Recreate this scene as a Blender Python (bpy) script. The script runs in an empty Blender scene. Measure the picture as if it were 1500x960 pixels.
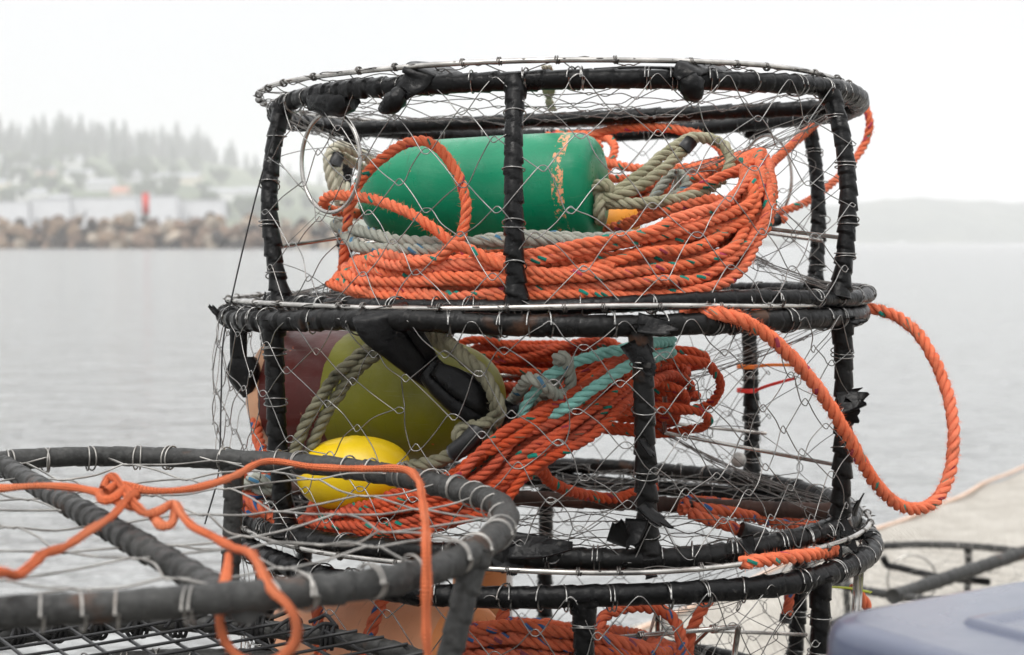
import bpy, math, random
import numpy as np

random.seed(7)
RNG = np.random.default_rng(7)
PI = math.pi
scene = bpy.context.scene
COL = scene.collection

# ------------------------------------------------------------------ camera model
F = 2243.0 / 1500.0            # focal length in picture widths
EYE = 1.36                     # camera height above the quay
HZ = 355.0
PITCH = math.atan((480 - HZ) / 2243.0)
CP, SP = math.cos(PITCH), math.sin(PITCH)


def at(px, py, d):
    """Point at ground distance d (metres along +Y) seen in that direction."""
    x = (px - 750) / 2243.0
    u = (480 - py) / 2243.0
    dy = CP + u * SP
    dz = -SP + u * CP
    k = d / dy
    return np.array([x * k, d, EYE + dz * k])


def V3(*a):
    return np.array(a, float)


# ------------------------------------------------------------------ mesh builder
class MB:
    def __init__(self):
        self.v, self.q, self.t, self.uv, self.n = [], [], [], [], 0

    def add(self, v, q=None, t=None, uv=None):
        v = np.asarray(v, float).reshape(-1, 3)
        if q is not None and len(q):
            self.q.append(np.asarray(q, int).reshape(-1, 4) + self.n)
        if t is not None and len(t):
            self.t.append(np.asarray(t, int).reshape(-1, 3) + self.n)
        self.v.append(v)
        self.uv.append(np.zeros((len(v), 2)) if uv is None else np.asarray(uv, float))
        self.n += len(v)

    def mesh(self, name, mat, smooth=True):
        v = np.concatenate(self.v)
        uv = np.concatenate(self.uv)
        q = np.concatenate(self.q) if self.q else np.zeros((0, 4), int)
        t = np.concatenate(self.t) if self.t else np.zeros((0, 3), int)
        me = bpy.data.meshes.new(name)
        me.vertices.add(len(v))
        me.vertices.foreach_set('co', v.ravel())
        loops = np.concatenate([q.ravel(), t.ravel()])
        me.loops.add(len(loops))
        me.loops.foreach_set('vertex_index', loops.astype(np.int32))
        st = np.concatenate([np.arange(len(q)) * 4, len(q) * 4 + np.arange(len(t)) * 3])
        me.polygons.add(len(st))
        me.polygons.foreach_set('loop_start', st.astype(np.int32))
        me.polygons.foreach_set('use_smooth', np.full(len(st), smooth))
        l = me.uv_layers.new(name='UVMap')
        l.data.foreach_set('uv', uv[loops].ravel())
        me.update(calc_edges=True)
        me.validate()
        if mat:
            me.materials.append(mat)
        return me

    def build(self, name, mat, parent=None, smooth=True):
        o = bpy.data.objects.new(name, self.mesh(name, mat, smooth))
        COL.objects.link(o)
        if parent is not None:
            o.parent = parent
            o.matrix_parent_inverse = parent.matrix_world.inverted()
        return o


def tag(o, label, cat, group=None, kind=None):
    o['label'] = label
    o['category'] = cat
    if group:
        o['group'] = group
    if kind:
        o['kind'] = kind
    return o


def struct(o, kind='structure'):
    o['kind'] = kind
    return o


def thing(name, label, cat, loc=(0, 0, 0), group=None):
    o = bpy.data.objects.new(name, None)
    o.empty_display_size = 0.1
    COL.objects.link(o)
    o.location = loc
    o.matrix_world.translation = loc
    return tag(o, label, cat, group)


def dup(root, off, label, group=None):
    r = root.copy()
    COL.objects.link(r)
    r.location = V3(*root.location) + V3(*off)
    r['label'] = label
    if group:
        r['group'] = group

    def rec(a, b):
        for ch in list(a.children):
            c = ch.copy()
            COL.objects.link(c)
            c.parent = b
            c.matrix_parent_inverse = ch.matrix_parent_inverse.copy()
            rec(ch, c)
    rec(root, r)
    return r


# ------------------------------------------------------------------ curves and sweeps
def cr(pts, n=8, closed=False):
    """Catmull-Rom through the points."""
    P = np.asarray(pts, float)
    if closed:
        A = np.concatenate([P[-1:], P, P[:2]])
    else:
        A = np.concatenate([2 * P[:1] - P[1:2], P, 2 * P[-1:] - P[-2:-1]])
    t = np.linspace(0, 1, n, endpoint=False)[None, :, None]
    p0, p1, p2, p3 = (A[i:len(A) - 3 + i][:, None, :] for i in range(4))
    r = .5 * (2 * p1 + (p2 - p0) * t + (2 * p0 - 5 * p1 + 4 * p2 - p3) * t ** 2 + (3 * p1 - p0 - 3 * p2 + p3) * t ** 3)
    r = r.reshape(-1, P.shape[1])
    if not closed:
        r = np.concatenate([r, P[-1:]])
    return r


def resample(P, ds, closed=False):
    Q = np.concatenate([P, P[:1]]) if closed else P
    s = np.concatenate([[0], np.cumsum(np.linalg.norm(np.diff(Q[:, :3], axis=0), axis=1))])
    n = max(3, int(round(s[-1] / ds)) + 1)
    t = np.linspace(0, s[-1], n)
    if closed:
        t = t[:-1]
    return np.stack([np.interp(t, s, Q[:, k]) for k in range(Q.shape[1])], 1), t, s[-1]


def tangents(P, closed=False):
    if closed:
        T = np.roll(P, -1, 0) - np.roll(P, 1, 0)
    else:
        T = np.gradient(P, axis=0)
    return T / (np.linalg.norm(T, axis=1)[:, None] + 1e-12)


def pframes(P, closed=False, up=None):
    """Parallel-transported frames."""
    T = tangents(P, closed)
    N = np.zeros_like(T)
    a = V3(0, 0, 1) if up is None else np.asarray(up, float)
    if abs(T[0] @ a) > .95:
        a = V3(0, 1, 0)
    nx, ny, nz = a - T[0] * (T[0] @ a)
    TL = T.tolist()
    out = []
    for tx, ty, tz in TL:
        d = nx * tx + ny * ty + nz * tz
        nx, ny, nz = nx - tx * d, ny - ty * d, nz - tz * d
        l = math.sqrt(nx * nx + ny * ny + nz * nz) + 1e-12
        nx, ny, nz = nx / l, ny / l, nz / l
        out.append((nx, ny, nz))
    N = np.array(out)
    return T, N, np.cross(T, N)


def grid_quads(n, m, closed_n=False, closed_m=True):
    i = np.arange(n if closed_n else n - 1)
    j = np.arange(m if closed_m else m - 1)
    I, J = np.meshgrid(i, j, indexing='ij')
    I2, J2 = (I + 1) % n, (J + 1) % m
    return np.stack([I * m + J, I2 * m + J, I2 * m + J2, I * m + J2], -1).reshape(-1, 4)


def tube(mb, P, r, seg=8, closed=False, fr=None, cap=True, s=None, vo=0.0):
    """Round sweep; r is a number, an array per point, or (points, seg)."""
    P = np.asarray(P, float)
    T, N, B = fr if fr is not None else pframes(P, closed)
    th = np.linspace(0, 2 * PI, seg, endpoint=False)
    r = np.asarray(r, float)
    if r.ndim == 0:
        r = np.full((len(P), seg), float(r))
    elif r.ndim == 1:
        r = np.repeat(r[:, None], seg, 1)
    v = P[:, None] + r[..., None] * (np.cos(th)[None, :, None] * N[:, None] + np.sin(th)[None, :, None] * B[:, None])
    if s is None:
        s = np.concatenate([[0], np.cumsum(np.linalg.norm(np.diff(P, axis=0), axis=1))])
    uv = np.stack([np.repeat(s[:, None], seg, 1), np.repeat((th / (2 * PI))[None], len(P), 0) + vo], -1).reshape(-1, 2)
    v = v.reshape(-1, 3)
    q = grid_quads(len(P), seg, closed)
    t = []
    if cap and not closed:
        n = len(v)
        v = np.concatenate([v, P[:1] - T[:1] * r[0, 0] * .35, P[-1:] + T[-1:] * r[-1, 0] * .35])
        uv = np.concatenate([uv, uv[:1], uv[-1:]])
        j = np.arange(seg)
        t = np.concatenate([np.stack([np.full(seg, n), (j + 1) % seg, j], 1),
                            np.stack([np.full(seg, n + 1), n - seg + j, n - seg + (j + 1) % seg], 1)])
    mb.add(v, q, t, uv)


ROPE_VO = [0]


def rope(mb, pts, R=.008, closed=False, lay=5.0, fuzz=None, n=10, seg=6, strands=3):
    """Laid rope: twisted strands along a smooth path."""
    P = cr(pts, n, closed) if n else np.asarray(pts, float)
    pitch = lay * R
    P, s, L = resample(P, pitch / 11, closed)
    T, N, B = pframes(P, closed)
    ph0 = random.random() * 6
    for k in range(strands):
        a = 2 * PI * (s / pitch) + ph0 + 2 * PI * k / strands
        off = .53 * R
        wob = 1 + .09 * np.sin(s * 37 + k * 2.1 + 2 * np.sin(s * 11)) + .05 * np.sin(s * 173 + k)
        C = P + (off * wob)[:, None] * (np.cos(a)[:, None] * N + np.sin(a)[:, None] * B)
        ROPE_VO[0] += 3
        rad = .53 * R * (1 + .07 * np.sin(s * 70 + k * 4 + 2 * np.sin(s * 17)))
        tube(mb, C, rad, seg, closed, s=s, vo=ROPE_VO[0])
    if fuzz:
        m = int(L * fuzz)
        i = RNG.integers(1, len(P) - 1, m)
        th = RNG.uniform(0, 2 * PI, m)
        d = np.cos(th)[:, None] * N[i] + np.sin(th)[:, None] * B[i]
        side = np.cross(d, T[i])
        base = P[i] + d * R * .9
        ln = RNG.uniform(.0015, .0075, m)[:, None]
        lean = T[i] * RNG.uniform(-1, 1, m)[:, None] + side * RNG.uniform(-.8, .8, m)[:, None]
        tip = base + (d + lean * .9) * ln
        w = T[i] * .00036
        v = np.stack([base - w, base + w, tip], 1).reshape(-1, 3)
        uu = np.repeat(s[i][:, None], 3, 1).reshape(-1)
        mb.add(v, None, np.arange(3 * m).reshape(-1, 3), np.stack([uu, np.full(3 * m, .31)], 1))


def wrapped(mb, pts, R, closed=False, pitch=.03, seg=16, flare=0.0, n=12, resampled=False, sharp=.13, end_flare=True):
    """Steel bar bound in overlapping turns of rubber strip."""
    P = np.asarray(pts, float) if resampled else cr(pts, n, closed)
    P, s, L = resample(P, pitch / 11, closed)
    fr = pframes(P, closed)
    if closed:
        pitch = L / round(L / pitch)
    th = np.linspace(0, 1, seg, endpoint=False)
    wj = .35 * np.sin(s / .17 + random.random() * 9) + .3 * np.sin(s / .071 + random.random() * 9)
    ph = (s / pitch + wj)[:, None] + (th + .12 * np.sin(2 * PI * th * 2))[None]
    turn = np.floor(ph)
    fr_ = ph - turn
    h = np.sin(turn * 12.9898 + 3.1) * 43758.5453
    h = h - np.floor(h)
    r = R * (1 + sharp * (h * 1.3 + .35) * (fr_ - .35)) * (1 + .05 * (h - .5)) - R * .10 * np.exp(-(fr_ / .09) ** 2)
    r = r * (1 + .02 * np.sin(2 * PI * th[None] * 3 + s[:, None] * 40))
    if flare and not closed:
        d0, d1 = s, L - s
        fl = flare * (np.exp(-(d0 / .022) ** 2) + np.exp(-(d1 / .022) ** 2))
        r = r * (1 + fl[:, None])
    tube(mb, P, r, seg, closed, fr, s=s)


def bar(mb, pts, r, seg=8, n=8, closed=False):
    P = cr(pts, n, closed) if n else np.asarray(pts, float)
    tube(mb, P, r, seg, closed)


def loop_wire(mb, c, t, R, r=.0011, turns=1, tilt=0.0):
    """Binding wire wound round a bar at point c with tangent t."""
    t = np.asarray(t, float) / np.linalg.norm(t)
    a = V3(0, 0, 1) if abs(t[2]) < .9 else V3(1, 0, 0)
    n = np.cross(t, a); n /= np.linalg.norm(n)
    b = np.cross(n, t)
    th = np.linspace(0, 2 * PI * turns, 18 * turns)
    P = c + R * (np.cos(th)[:, None] * n + np.sin(th)[:, None] * b) + t * (tilt * np.cos(th)[:, None] * R + (th / (2 * PI))[:, None] * r * 2.6)
    tube(mb, P, r, 5, False)


def ribbon(mb, pts, w, th, n=8, up=None, nup=None):
    """Flat rubber strip along a path; w may vary along the control points."""
    P = np.asarray(pts, float)
    w = np.asarray(w, float) if np.ndim(w) else np.full(len(P), float(w))
    Q = cr(np.concatenate([P, w[:, None]], 1), n)
    P, w = Q[:, :3], Q[:, 3]
    T = tangents(P)
    if nup is None:
        T, N, B = pframes(P, False, up)
    else:
        N = np.asarray(nup, float) - T * (T @ np.asarray(nup, float))[:, None]
        N /= np.linalg.norm(N, axis=1)[:, None] + 1e-9
        B = np.cross(T, N)
    prof = [(-1, .0), (-.93, .5), (-.5, .62), (0, .5), (.5, .62), (.93, .5), (1, 0), (.93, -.5), (0, -.5), (-.93, -.5)]
    v = np.stack([P + B * (a * w / 2)[:, None] + N * (b * th) for a, b in prof], 1).reshape(-1, 3)
    m = len(prof)
    q = grid_quads(len(P), m)
    n0 = len(v)
    v = np.concatenate([v, P[:1], P[-1:]])
    j = np.arange(m)
    t = np.concatenate([np.stack([np.full(m, n0), (j + 1) % m, j], 1), np.stack([np.full(m, n0 + 1), n0 - m + j, n0 - m + (j + 1) % m], 1)])
    mb.add(v, q, t)


def lathe(mb, prof, C, axis, seg=40, cap=True):
    """Solid of revolution; prof = (distance along the axis, radius)."""
    ax = np.asarray(axis, float); ax /= np.linalg.norm(ax)
    a = V3(0, 0, 1) if abs(ax[2]) < .9 else V3(1, 0, 0)
    n = np.cross(ax, a); n /= np.linalg.norm(n)
    b = np.cross(ax, n)
    th = np.linspace(0, 2 * PI, seg, endpoint=False)
    p = np.asarray(prof, float)
    ring = np.cos(th)[:, None] * n + np.sin(th)[:, None] * b
    v = C + p[:, 0][:, None, None] * ax + p[:, 1][:, None, None] * ring[None]
    uv = np.stack([np.repeat(p[:, 0][:, None], seg, 1), np.repeat(th[None] / (2 * PI), len(p), 0)], -1).reshape(-1, 2)
    mb.add(v.reshape(-1, 3), grid_quads(len(p), seg)[:, ::-1], None, uv)


def box(mb, c, size, rz=0.0):
    x, y, z = np.asarray(size, float) / 2
    v = np.array([[a, b, d] for a in (-x, x) for b in (-y, y) for d in (-z, z)])
    cs, sn = math.cos(rz), math.sin(rz)
    v = np.stack([v[:, 0] * cs - v[:, 1] * sn, v[:, 0] * sn + v[:, 1] * cs, v[:, 2]], 1) + np.asarray(c, float)
    mb.add(v, [[0, 1, 3, 2], [4, 6, 7, 5], [0, 4, 5, 1], [2, 3, 7, 6], [0, 2, 6, 4], [1, 5, 7, 3]])


# ------------------------------------------------------------------ materials
class NT:
    def __init__(self, name):
        self.m = bpy.data.materials.new(name)
        self.m.use_nodes = True
        self.t = self.m.node_tree
        self.b = self.t.nodes['Principled BSDF']
        self.out = self.t.nodes['Material Output']

    def n(self, kind, **kw):
        nd = self.t.nodes.new(kind)
        for k, v in kw.items():
            if k in nd.inputs:
                s = nd.inputs[k]
                if isinstance(v, bpy.types.NodeSocket):
                    self.t.links.new(v, s)
                else:
                    s.default_value = v
            else:
                setattr(nd, k, v)
        return nd

    def link(self, a, b):
        self.t.links.new(a, b)

    def obj(self):
        return self.n('ShaderNodeTexCoord').outputs['Object']

    def uv(self):
        return self.n('ShaderNodeTexCoord').outputs['UV']

    def noise(self, vec, scale, detail=4, rough=.55):
        return self.n('ShaderNodeTexNoise', Vector=vec, Scale=scale, Detail=detail, Roughness=rough).outputs['Fac']

    def ramp(self, fac, stops):
        r = self.n('ShaderNodeValToRGB', Fac=fac)
        e = r.color_ramp.elements
        while len(e) < len(stops):
            e.new(.5)
        for x, (p, c) in zip(e, stops):
            x.position = p
            x.color = (c[0], c[1], c[2], 1) if not np.isscalar(c) else (c, c, c, 1)
        return r.outputs['Color']

    def mix(self, fac, a, b):
        m = self.n('ShaderNodeMix', data_type='RGBA')
        for s, v in ((m.inputs[0], fac), (m.inputs[6], a), (m.inputs[7], b)):
            if isinstance(v, bpy.types.NodeSocket):
                self.link(v, s)
            elif np.isscalar(v):
                s.default_value = v
            else:
                s.default_value = (v[0], v[1], v[2], 1)
        return m.outputs[2]

    def math(self, op, a, b=0.0, c=None):
        m = self.n('ShaderNodeMath', operation=op)
        for i, v in enumerate((a, b) if c is None else (a, b, c)):
            if isinstance(v, bpy.types.NodeSocket):
                self.link(v, m.inputs[i])
            else:
                m.inputs[i].default_value = v
        return m.outputs[0]

    def set(self, **kw):
        for k, v in kw.items():
            k = k.replace('_', ' ')
            s = self.b.inputs[k]
            if isinstance(v, bpy.types.NodeSocket):
                self.link(v, s)
            elif np.isscalar(v):
                s.default_value = v
            else:
                s.default_value = (v[0], v[1], v[2], 1)

    def bump(self, h, strength=.5, dist=.01):
        b = self.n('ShaderNodeBump', Strength=strength, Distance=dist, Height=h)
        self.link(b.outputs[0], self.b.inputs['Normal'])


def mat_rubber(name, dark, light, rust=0.0, rough=.36):
    k = NT(name)
    o = k.obj()
    n1 = k.noise(o, 9, 5)
    n2 = k.noise(o, 160, 3)
    c = k.ramp(n1, [(.3, dark), (.75, light)])
    c = k.mix(k.math('MULTIPLY', k.ramp(n2, [(.45, 0.), (.75, 1.)]), .35), c, [x * 2.0 for x in light])
    # pale dried splashes and dust
    sp = k.ramp(k.noise(o, 55, 2), [(.70, 0.), (.76, 1.)])
    c = k.mix(k.math('MULTIPLY', sp, .12), c, (.25, .24, .22))
    if rust:
        r = k.ramp(k.noise(o, 14, 4), [(.62 - rust * .1, 0.), (.70 - rust * .1, 1.)])
        c = k.mix(k.math('MULTIPLY', r, .65), c, (.085, .04, .022))
    k.set(Base_Color=c, Roughness=k.ramp(k.noise(o, 30, 3), [(.3, rough - .14), (.7, rough + .10)]), Specular_IOR_Level=.20)
    k.bump(k.math('ADD', k.noise(o, 120, 4), k.math('MULTIPLY', k.noise(o, 30, 2), 1.5)), .35, .004)
    return k.m


def mat_wire(name='galvanised_wire', base=(.42, .41, .39), rough=.38):
    k = NT(name)
    o = k.obj()
    c = k.ramp(k.noise(o, 28, 4), [(.35, [x * .55 for x in base]), (.6, base)])
    r = k.ramp(k.noise(o, 11, 3), [(.62, 0.), (.72, 1.)])
    c = k.mix(k.math('MULTIPLY', r, .5), c, (.13, .075, .045))
    k.set(Base_Color=c, Metallic=.85, Roughness=rough)
    return k.m


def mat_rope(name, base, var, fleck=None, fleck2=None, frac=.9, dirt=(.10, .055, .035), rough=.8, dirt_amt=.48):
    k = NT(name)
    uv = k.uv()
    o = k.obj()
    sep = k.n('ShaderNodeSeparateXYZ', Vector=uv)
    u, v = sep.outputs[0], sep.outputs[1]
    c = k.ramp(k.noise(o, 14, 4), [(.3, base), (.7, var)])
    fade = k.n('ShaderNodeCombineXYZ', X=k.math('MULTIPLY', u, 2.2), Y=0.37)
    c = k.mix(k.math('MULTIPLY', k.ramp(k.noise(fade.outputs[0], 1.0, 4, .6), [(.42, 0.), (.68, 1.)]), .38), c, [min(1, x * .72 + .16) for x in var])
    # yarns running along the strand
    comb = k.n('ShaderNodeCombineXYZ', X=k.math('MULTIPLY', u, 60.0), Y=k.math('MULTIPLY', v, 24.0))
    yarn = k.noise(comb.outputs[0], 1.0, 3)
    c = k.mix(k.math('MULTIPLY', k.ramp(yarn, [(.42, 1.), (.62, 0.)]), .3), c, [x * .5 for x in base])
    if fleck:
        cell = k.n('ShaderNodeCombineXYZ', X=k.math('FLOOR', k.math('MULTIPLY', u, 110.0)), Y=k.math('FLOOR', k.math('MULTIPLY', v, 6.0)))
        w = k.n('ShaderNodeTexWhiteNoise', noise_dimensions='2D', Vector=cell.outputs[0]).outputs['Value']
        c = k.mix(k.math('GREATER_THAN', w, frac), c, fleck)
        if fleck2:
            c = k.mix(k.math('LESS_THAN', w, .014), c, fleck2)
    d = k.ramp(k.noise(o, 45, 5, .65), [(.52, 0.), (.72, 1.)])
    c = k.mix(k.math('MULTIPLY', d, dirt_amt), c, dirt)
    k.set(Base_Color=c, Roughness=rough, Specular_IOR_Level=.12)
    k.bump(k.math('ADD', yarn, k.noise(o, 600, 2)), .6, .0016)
    return k.m


def mat_plain(name, base, rough=.5, var=.15, scale=12, bump=.1, bscale=60, metallic=0.0, bdist=.003, spec=.5):
    k = NT(name)
    o = k.obj()
    c = k.ramp(k.noise(o, scale, 5), [(.3, [x * (1 - var) for x in base]), (.7, [x * (1 + var) for x in base])])
    k.set(Base_Color=c, Roughness=rough, Metallic=metallic, Specular_IOR_Level=spec)
    if bump:
        k.bump(k.noise(o, bscale, 4), bump, bdist)
    return k.m


M_RUB = mat_rubber('black_rubber', (.0016, .0016, .0018), (.0046, .0046, .0049), 0.0)
M_RUB_OLD = mat_rubber('worn_rubber', (.0026, .0026, .0026), (.008, .0077, .0075), .08, .38)
M_RUB_GREY = mat_rubber('grey_rubber', (.022, .022, .0215), (.052, .052, .050), .1, .50)
M_WIRE = mat_wire('galvanised_wire', (.30, .295, .285), .26)
M_WIRE_DARK = mat_wire('shaded_wire', (.17, .16, .15), .38)  # darker copy of the netting wire, its backlit shade put into the colour
M_WIRE_DULL = mat_wire('dull_wire', (.42, .405, .38), .5)
M_STEEL = mat_wire('steel_rod', (.55, .53, .50), .26)
M_RUSTBAR = mat_plain('rusty_bar', (.045, .020, .013), .75, .5, 25, .5, 90)
M_ORANGE = mat_rope('orange_rope_fibre', (.84, .215, .105), (.72, .150, .062), (.015, .22, .17), (.36, .05, .09), .974)
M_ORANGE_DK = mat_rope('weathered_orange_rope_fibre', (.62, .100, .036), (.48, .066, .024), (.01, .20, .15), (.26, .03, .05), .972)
M_ORANGE_PALE = mat_rope('faded_orange_rope_fibre', (.62, .14, .06), (.52, .10, .05), (.03, .10, .25), (.2, .05, .07), .94)
M_GREY_ROPE = mat_rope('grey_rope_fibre', (.38, .385, .33), (.29, .30, .26), (.06, .16, .26), None, .975, (.11, .11, .085))
M_OLIVE_ROPE = mat_rope('mossy_rope_fibre', (.42, .40, .29), (.31, .295, .19), None, None, .9, (.10, .11, .04), dirt_amt=.55)
M_DARK_ROPE = mat_rope('sooty_rope_fibre', (.255, .24, .165), (.165, .155, .10), None, None, .9, (.02, .02, .015), dirt_amt=.8)
M_WHITE_ROPE = mat_rope('cream_rope_fibre', (.62, .58, .46), (.50, .47, .37), None, None, .9, (.2, .17, .11), dirt_amt=.3)
M_TEAL_ROPE = mat_rope('teal_rope_fibre', (.30, .60, .54), (.22, .50, .44), None, None, .9, (.03, .05, .04), dirt_amt=.45)
M_TAPE = mat_plain('black_tape', (.008, .008, .009), .42, .3, 30, .2, 90)
M_DOTROPE = mat_plain('black_twine', (.008, .008, .009), .7, .3, 50, .5, 400)


def mat_cord():
    k = NT('braided_cord_fibre')
    uv = k.uv()
    o = k.obj()
    sep = k.n('ShaderNodeSeparateXYZ', Vector=uv)
    u, v = sep.outputs[0], sep.outputs[1]
    a = k.math('SINE', k.math('ADD', k.math('MULTIPLY', u, 900.0), k.math('MULTIPLY', v, 37.7)))
    b = k.math('SINE', k.math('SUBTRACT', k.math('MULTIPLY', u, 900.0), k.math('MULTIPLY', v, 37.7)))
    h = k.math('MULTIPLY', a, b)
    c = k.ramp(k.noise(o, 18, 4), [(.3, (.90, .25, .11)), (.7, (.86, .20, .08))])
    c = k.mix(k.math('MULTIPLY', k.ramp(h, [(.3, 1.), (.6, 0.)]), .25), c, (.5, .08, .03))
    c = k.mix(k.math('MULTIPLY', k.ramp(k.noise(o, 40, 5, .7), [(.5, 0.), (.72, 1.)]), .35), c, (.42, .12, .06))
    c = k.mix(k.math('MULTIPLY', k.ramp(k.noise(o, 9, 3, .6), [(.45, 0.), (.65, 1.)]), .35), c, (.85, .36, .20))
    k.set(Base_Color=c, Roughness=.85, Specular_IOR_Level=.12)
    k.bump(h, .9, .0018)
    return k.m


M_CORD = mat_cord()


def mat_buoy(name, bands, chip, chipcol, rough=.38, chip_lo=None, scratch=.72, base_noise=.12):
    """Painted foam float; bands = [(from position along the axis, colour)], chips show bare foam."""
    k = NT(name)
    uv = k.uv()
    o = k.obj()
    x = k.n('ShaderNodeSeparateXYZ', Vector=uv).outputs[0]
    xj = k.math('ADD', x, k.math('MULTIPLY', k.math('SUBTRACT', k.noise(o, 60, 3), .5), .006))
    c = k.mix(0.0, bands[0][1], bands[0][1])
    for p, col in bands[1:]:
        c = k.mix(k.math('GREATER_THAN', xj, p), c, col)
    v = k.noise(o, 18, 5, .65)
    c = k.mix(k.math('MULTIPLY', k.ramp(v, [(.45, 0.), (.8, 1.)]), base_noise * 2), c, (.02, .02, .015))
    sv = k.n('ShaderNodeSeparateXYZ', Vector=uv)
    cs_ = k.n('ShaderNodeCombineXYZ', X=k.math('MULTIPLY', x, 9.0), Y=k.math('MULTIPLY', sv.outputs[1], 150.0))
    st = k.noise(cs_.outputs[0], 1.0, 3, .7)
    c = k.mix(k.math('MULTIPLY', k.ramp(st, [(.60, 0.), (.70, 1.)]), .13), c, (.30, .33, .29))
    cs2 = k.n('ShaderNodeCombineXYZ', X=k.math('MULTIPLY', x, 160.0), Y=k.math('MULTIPLY', sv.outputs[1], 7.0))
    c = k.mix(k.math('MULTIPLY', k.ramp(k.noise(cs2.outputs[0], 1.0, 3, .7), [(.62, 0.), (.70, 1.)]), .30), c, (.015, .02, .015))
    c = k.mix(k.math('MULTIPLY', k.ramp(k.noise(o, 11, 5, .7), [(.52, 0.), (.75, 1.)]), .07), c, (.42, .43, .40))
    sc = k.ramp(k.noise(o, 75, 3, .6), [(scratch, 0.), (scratch + .03, 1.)])
    c = k.mix(sc, c, chipcol)
    if chip_lo is not None:
        lo, hi = chip_lo
        near = k.math('MULTIPLY', k.math('GREATER_THAN', xj, lo), k.math('LESS_THAN', xj, hi))
        cv = k.n('ShaderNodeCombineXYZ', X=k.math('MULTIPLY', x, 55.0), Y=k.math('MULTIPLY', sv.outputs[1], 14.0))
        ch = k.ramp(k.math('ADD', k.math('MULTIPLY', k.noise(cv.outputs[0], 1.0, 5, .7), .5), k.math('MULTIPLY', k.noise(o, 150, 5, .75), .5)), [(chip, 0.), (chip + .015, 1.)])
        c = k.mix(k.math('MULTIPLY', ch, near), c, chipcol)
    k.set(Base_Color=c, Roughness=k.ramp(k.noise(o, 40, 4), [(.3, rough - .08), (.7, rough + .12)]), Specular_IOR_Level=.28)
    k.bump(k.math('ADD', k.noise(o, 25, 3), k.math('MULTIPLY', k.noise(o, 180, 3), .35)), .25, .004)
    return k.m


# ------------------------------------------------------------------ crab pots
class Ring:
    def __init__(self, c, tx, ty, r):
        self.c = V3(c[0], c[1], c[2] + EYE)
        n = V3(tx, ty, 1); n /= np.linalg.norm(n)
        self.u = V3(1, 0, -tx); self.u /= np.linalg.norm(self.u)
        self.v = np.cross(n, self.u)
        self.n = n
        self.r = r

    def p(self, deg, dr=0.0, dz=0.0):
        a = np.radians(np.asarray(deg, float))
        e = np.sin(a)[..., None] * self.u - np.cos(a)[..., None] * self.v
        return self.c + (self.r + dr) * e + dz * self.n

    def rad(self, deg):
        a = math.radians(deg)
        return math.sin(a) * self.u - math.cos(a) * self.v

    def tan(self, deg):
        a = math.radians(deg)
        return math.cos(a) * self.u + math.sin(a) * self.v

    def xy(self, x, y, dz=0.0):
        return self.c + x * self.u + y * self.v + dz * self.n

    def path(self, n=240, jit=.0025, dr=0.0, dz=0.0):
        a = np.linspace(0, 360, n, endpoint=False)
        P = self.p(a, dr, dz)
        ph = RNG.uniform(0, 6, 4)
        w = jit * (np.sin(np.radians(a) * 3 + ph[0]) + .6 * np.sin(np.radians(a) * 7 + ph[1]))
        z = jit * (np.sin(np.radians(a) * 4 + ph[2]) + .6 * np.sin(np.radians(a) * 6 + ph[3]))
        e = (P - self.c); e /= np.linalg.norm(e, axis=1)[:, None]
        return P + e * w[:, None] + self.n * z[:, None]


WIRE_R = .00080


def node_ctrl(P, du, dv, dn, w, e, s):
    """Three points where a strand turns round its neighbour."""
    return [P - du * w - dv * e * s * .1 + dn * .0008, P + dv * e * s - dn * .0012 * s, P + du * w - dv * e * s * .1 + dn * .0008]


def net(mb, S, nu, nv, jit=.006, mask=None, closed=True, r=WIRE_R, w=.0075, e=.0042, wav=.004, ends=True):
    """Hand-knitted diamond wire netting over the surface S(u, v) -> point, in strands that hook round one another."""
    ncol = nu if closed else nu + 1
    node = {}
    for i in range(nv + 1):
        for j in range(ncol):
            u = j + .5 * (i % 2)
            vv = i / nv
            ju, jv = (RNG.normal(0, 1, 2) * jit) if 0 < i < nv else (RNG.normal() * jit * .6, 0.0)
            node[i, j] = (u, vv, ju, jv)

    def ev(u, v):
        return S(u, v)

    def fr(u, v):
        P = ev(u, v)
        du = ev(u + .02, v) - ev(u - .02, v)
        v1, v0 = min(v + .01, 1.0), max(v - .01, 0.0)
        dv = ev(u, v1) - ev(u, v0)
        du /= np.linalg.norm(du) + 1e-9
        dv /= np.linalg.norm(dv) + 1e-9
        dn = np.cross(du, dv)
        return P, du, dv, dn

    pts = {}
    for k_, (u, v, ju, jv) in node.items():
        P, du, dv, dn = fr(u, v)
        pts[k_] = (P + du * ju + dv * jv, du, dv, dn, u)
    for k in range(nv):
        seq = []
        for j in range(ncol):
            if k % 2 == 0:
                seq += [(k, j, -1), (k + 1, j, 1)]
            else:
                seq += [(k + 1, j, 1), (k, j, -1)]
        if closed:
            seq.append((seq[0][0], seq[0][1] + 0, seq[0][2]))
        runs, cur = [], []
        for q, (i, j, s) in enumerate(seq):
            P, du, dv, dn, u = pts[i, j]
            uu = u if not (closed and q == len(seq) - 1) else u + nu
            if mask is not None and not mask(uu % nu if closed else uu):
                if len(cur) > 3:
                    runs.append(cur)
                cur = []
                continue
            c = node_ctrl(P, du, dv, dn, w * RNG.uniform(.8, 1.2), e * RNG.uniform(.7, 1.25), s)
            if cur:
                m = (cur[-1] + c[0]) / 2 + RNG.normal(0, wav, 3) * .5
                cur.append(m)
            cur += c
        if len(cur) > 3:
            runs.append(cur)
        for run in runs:
            tube(mb, cr(run, 4), r, 5, False)


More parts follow.
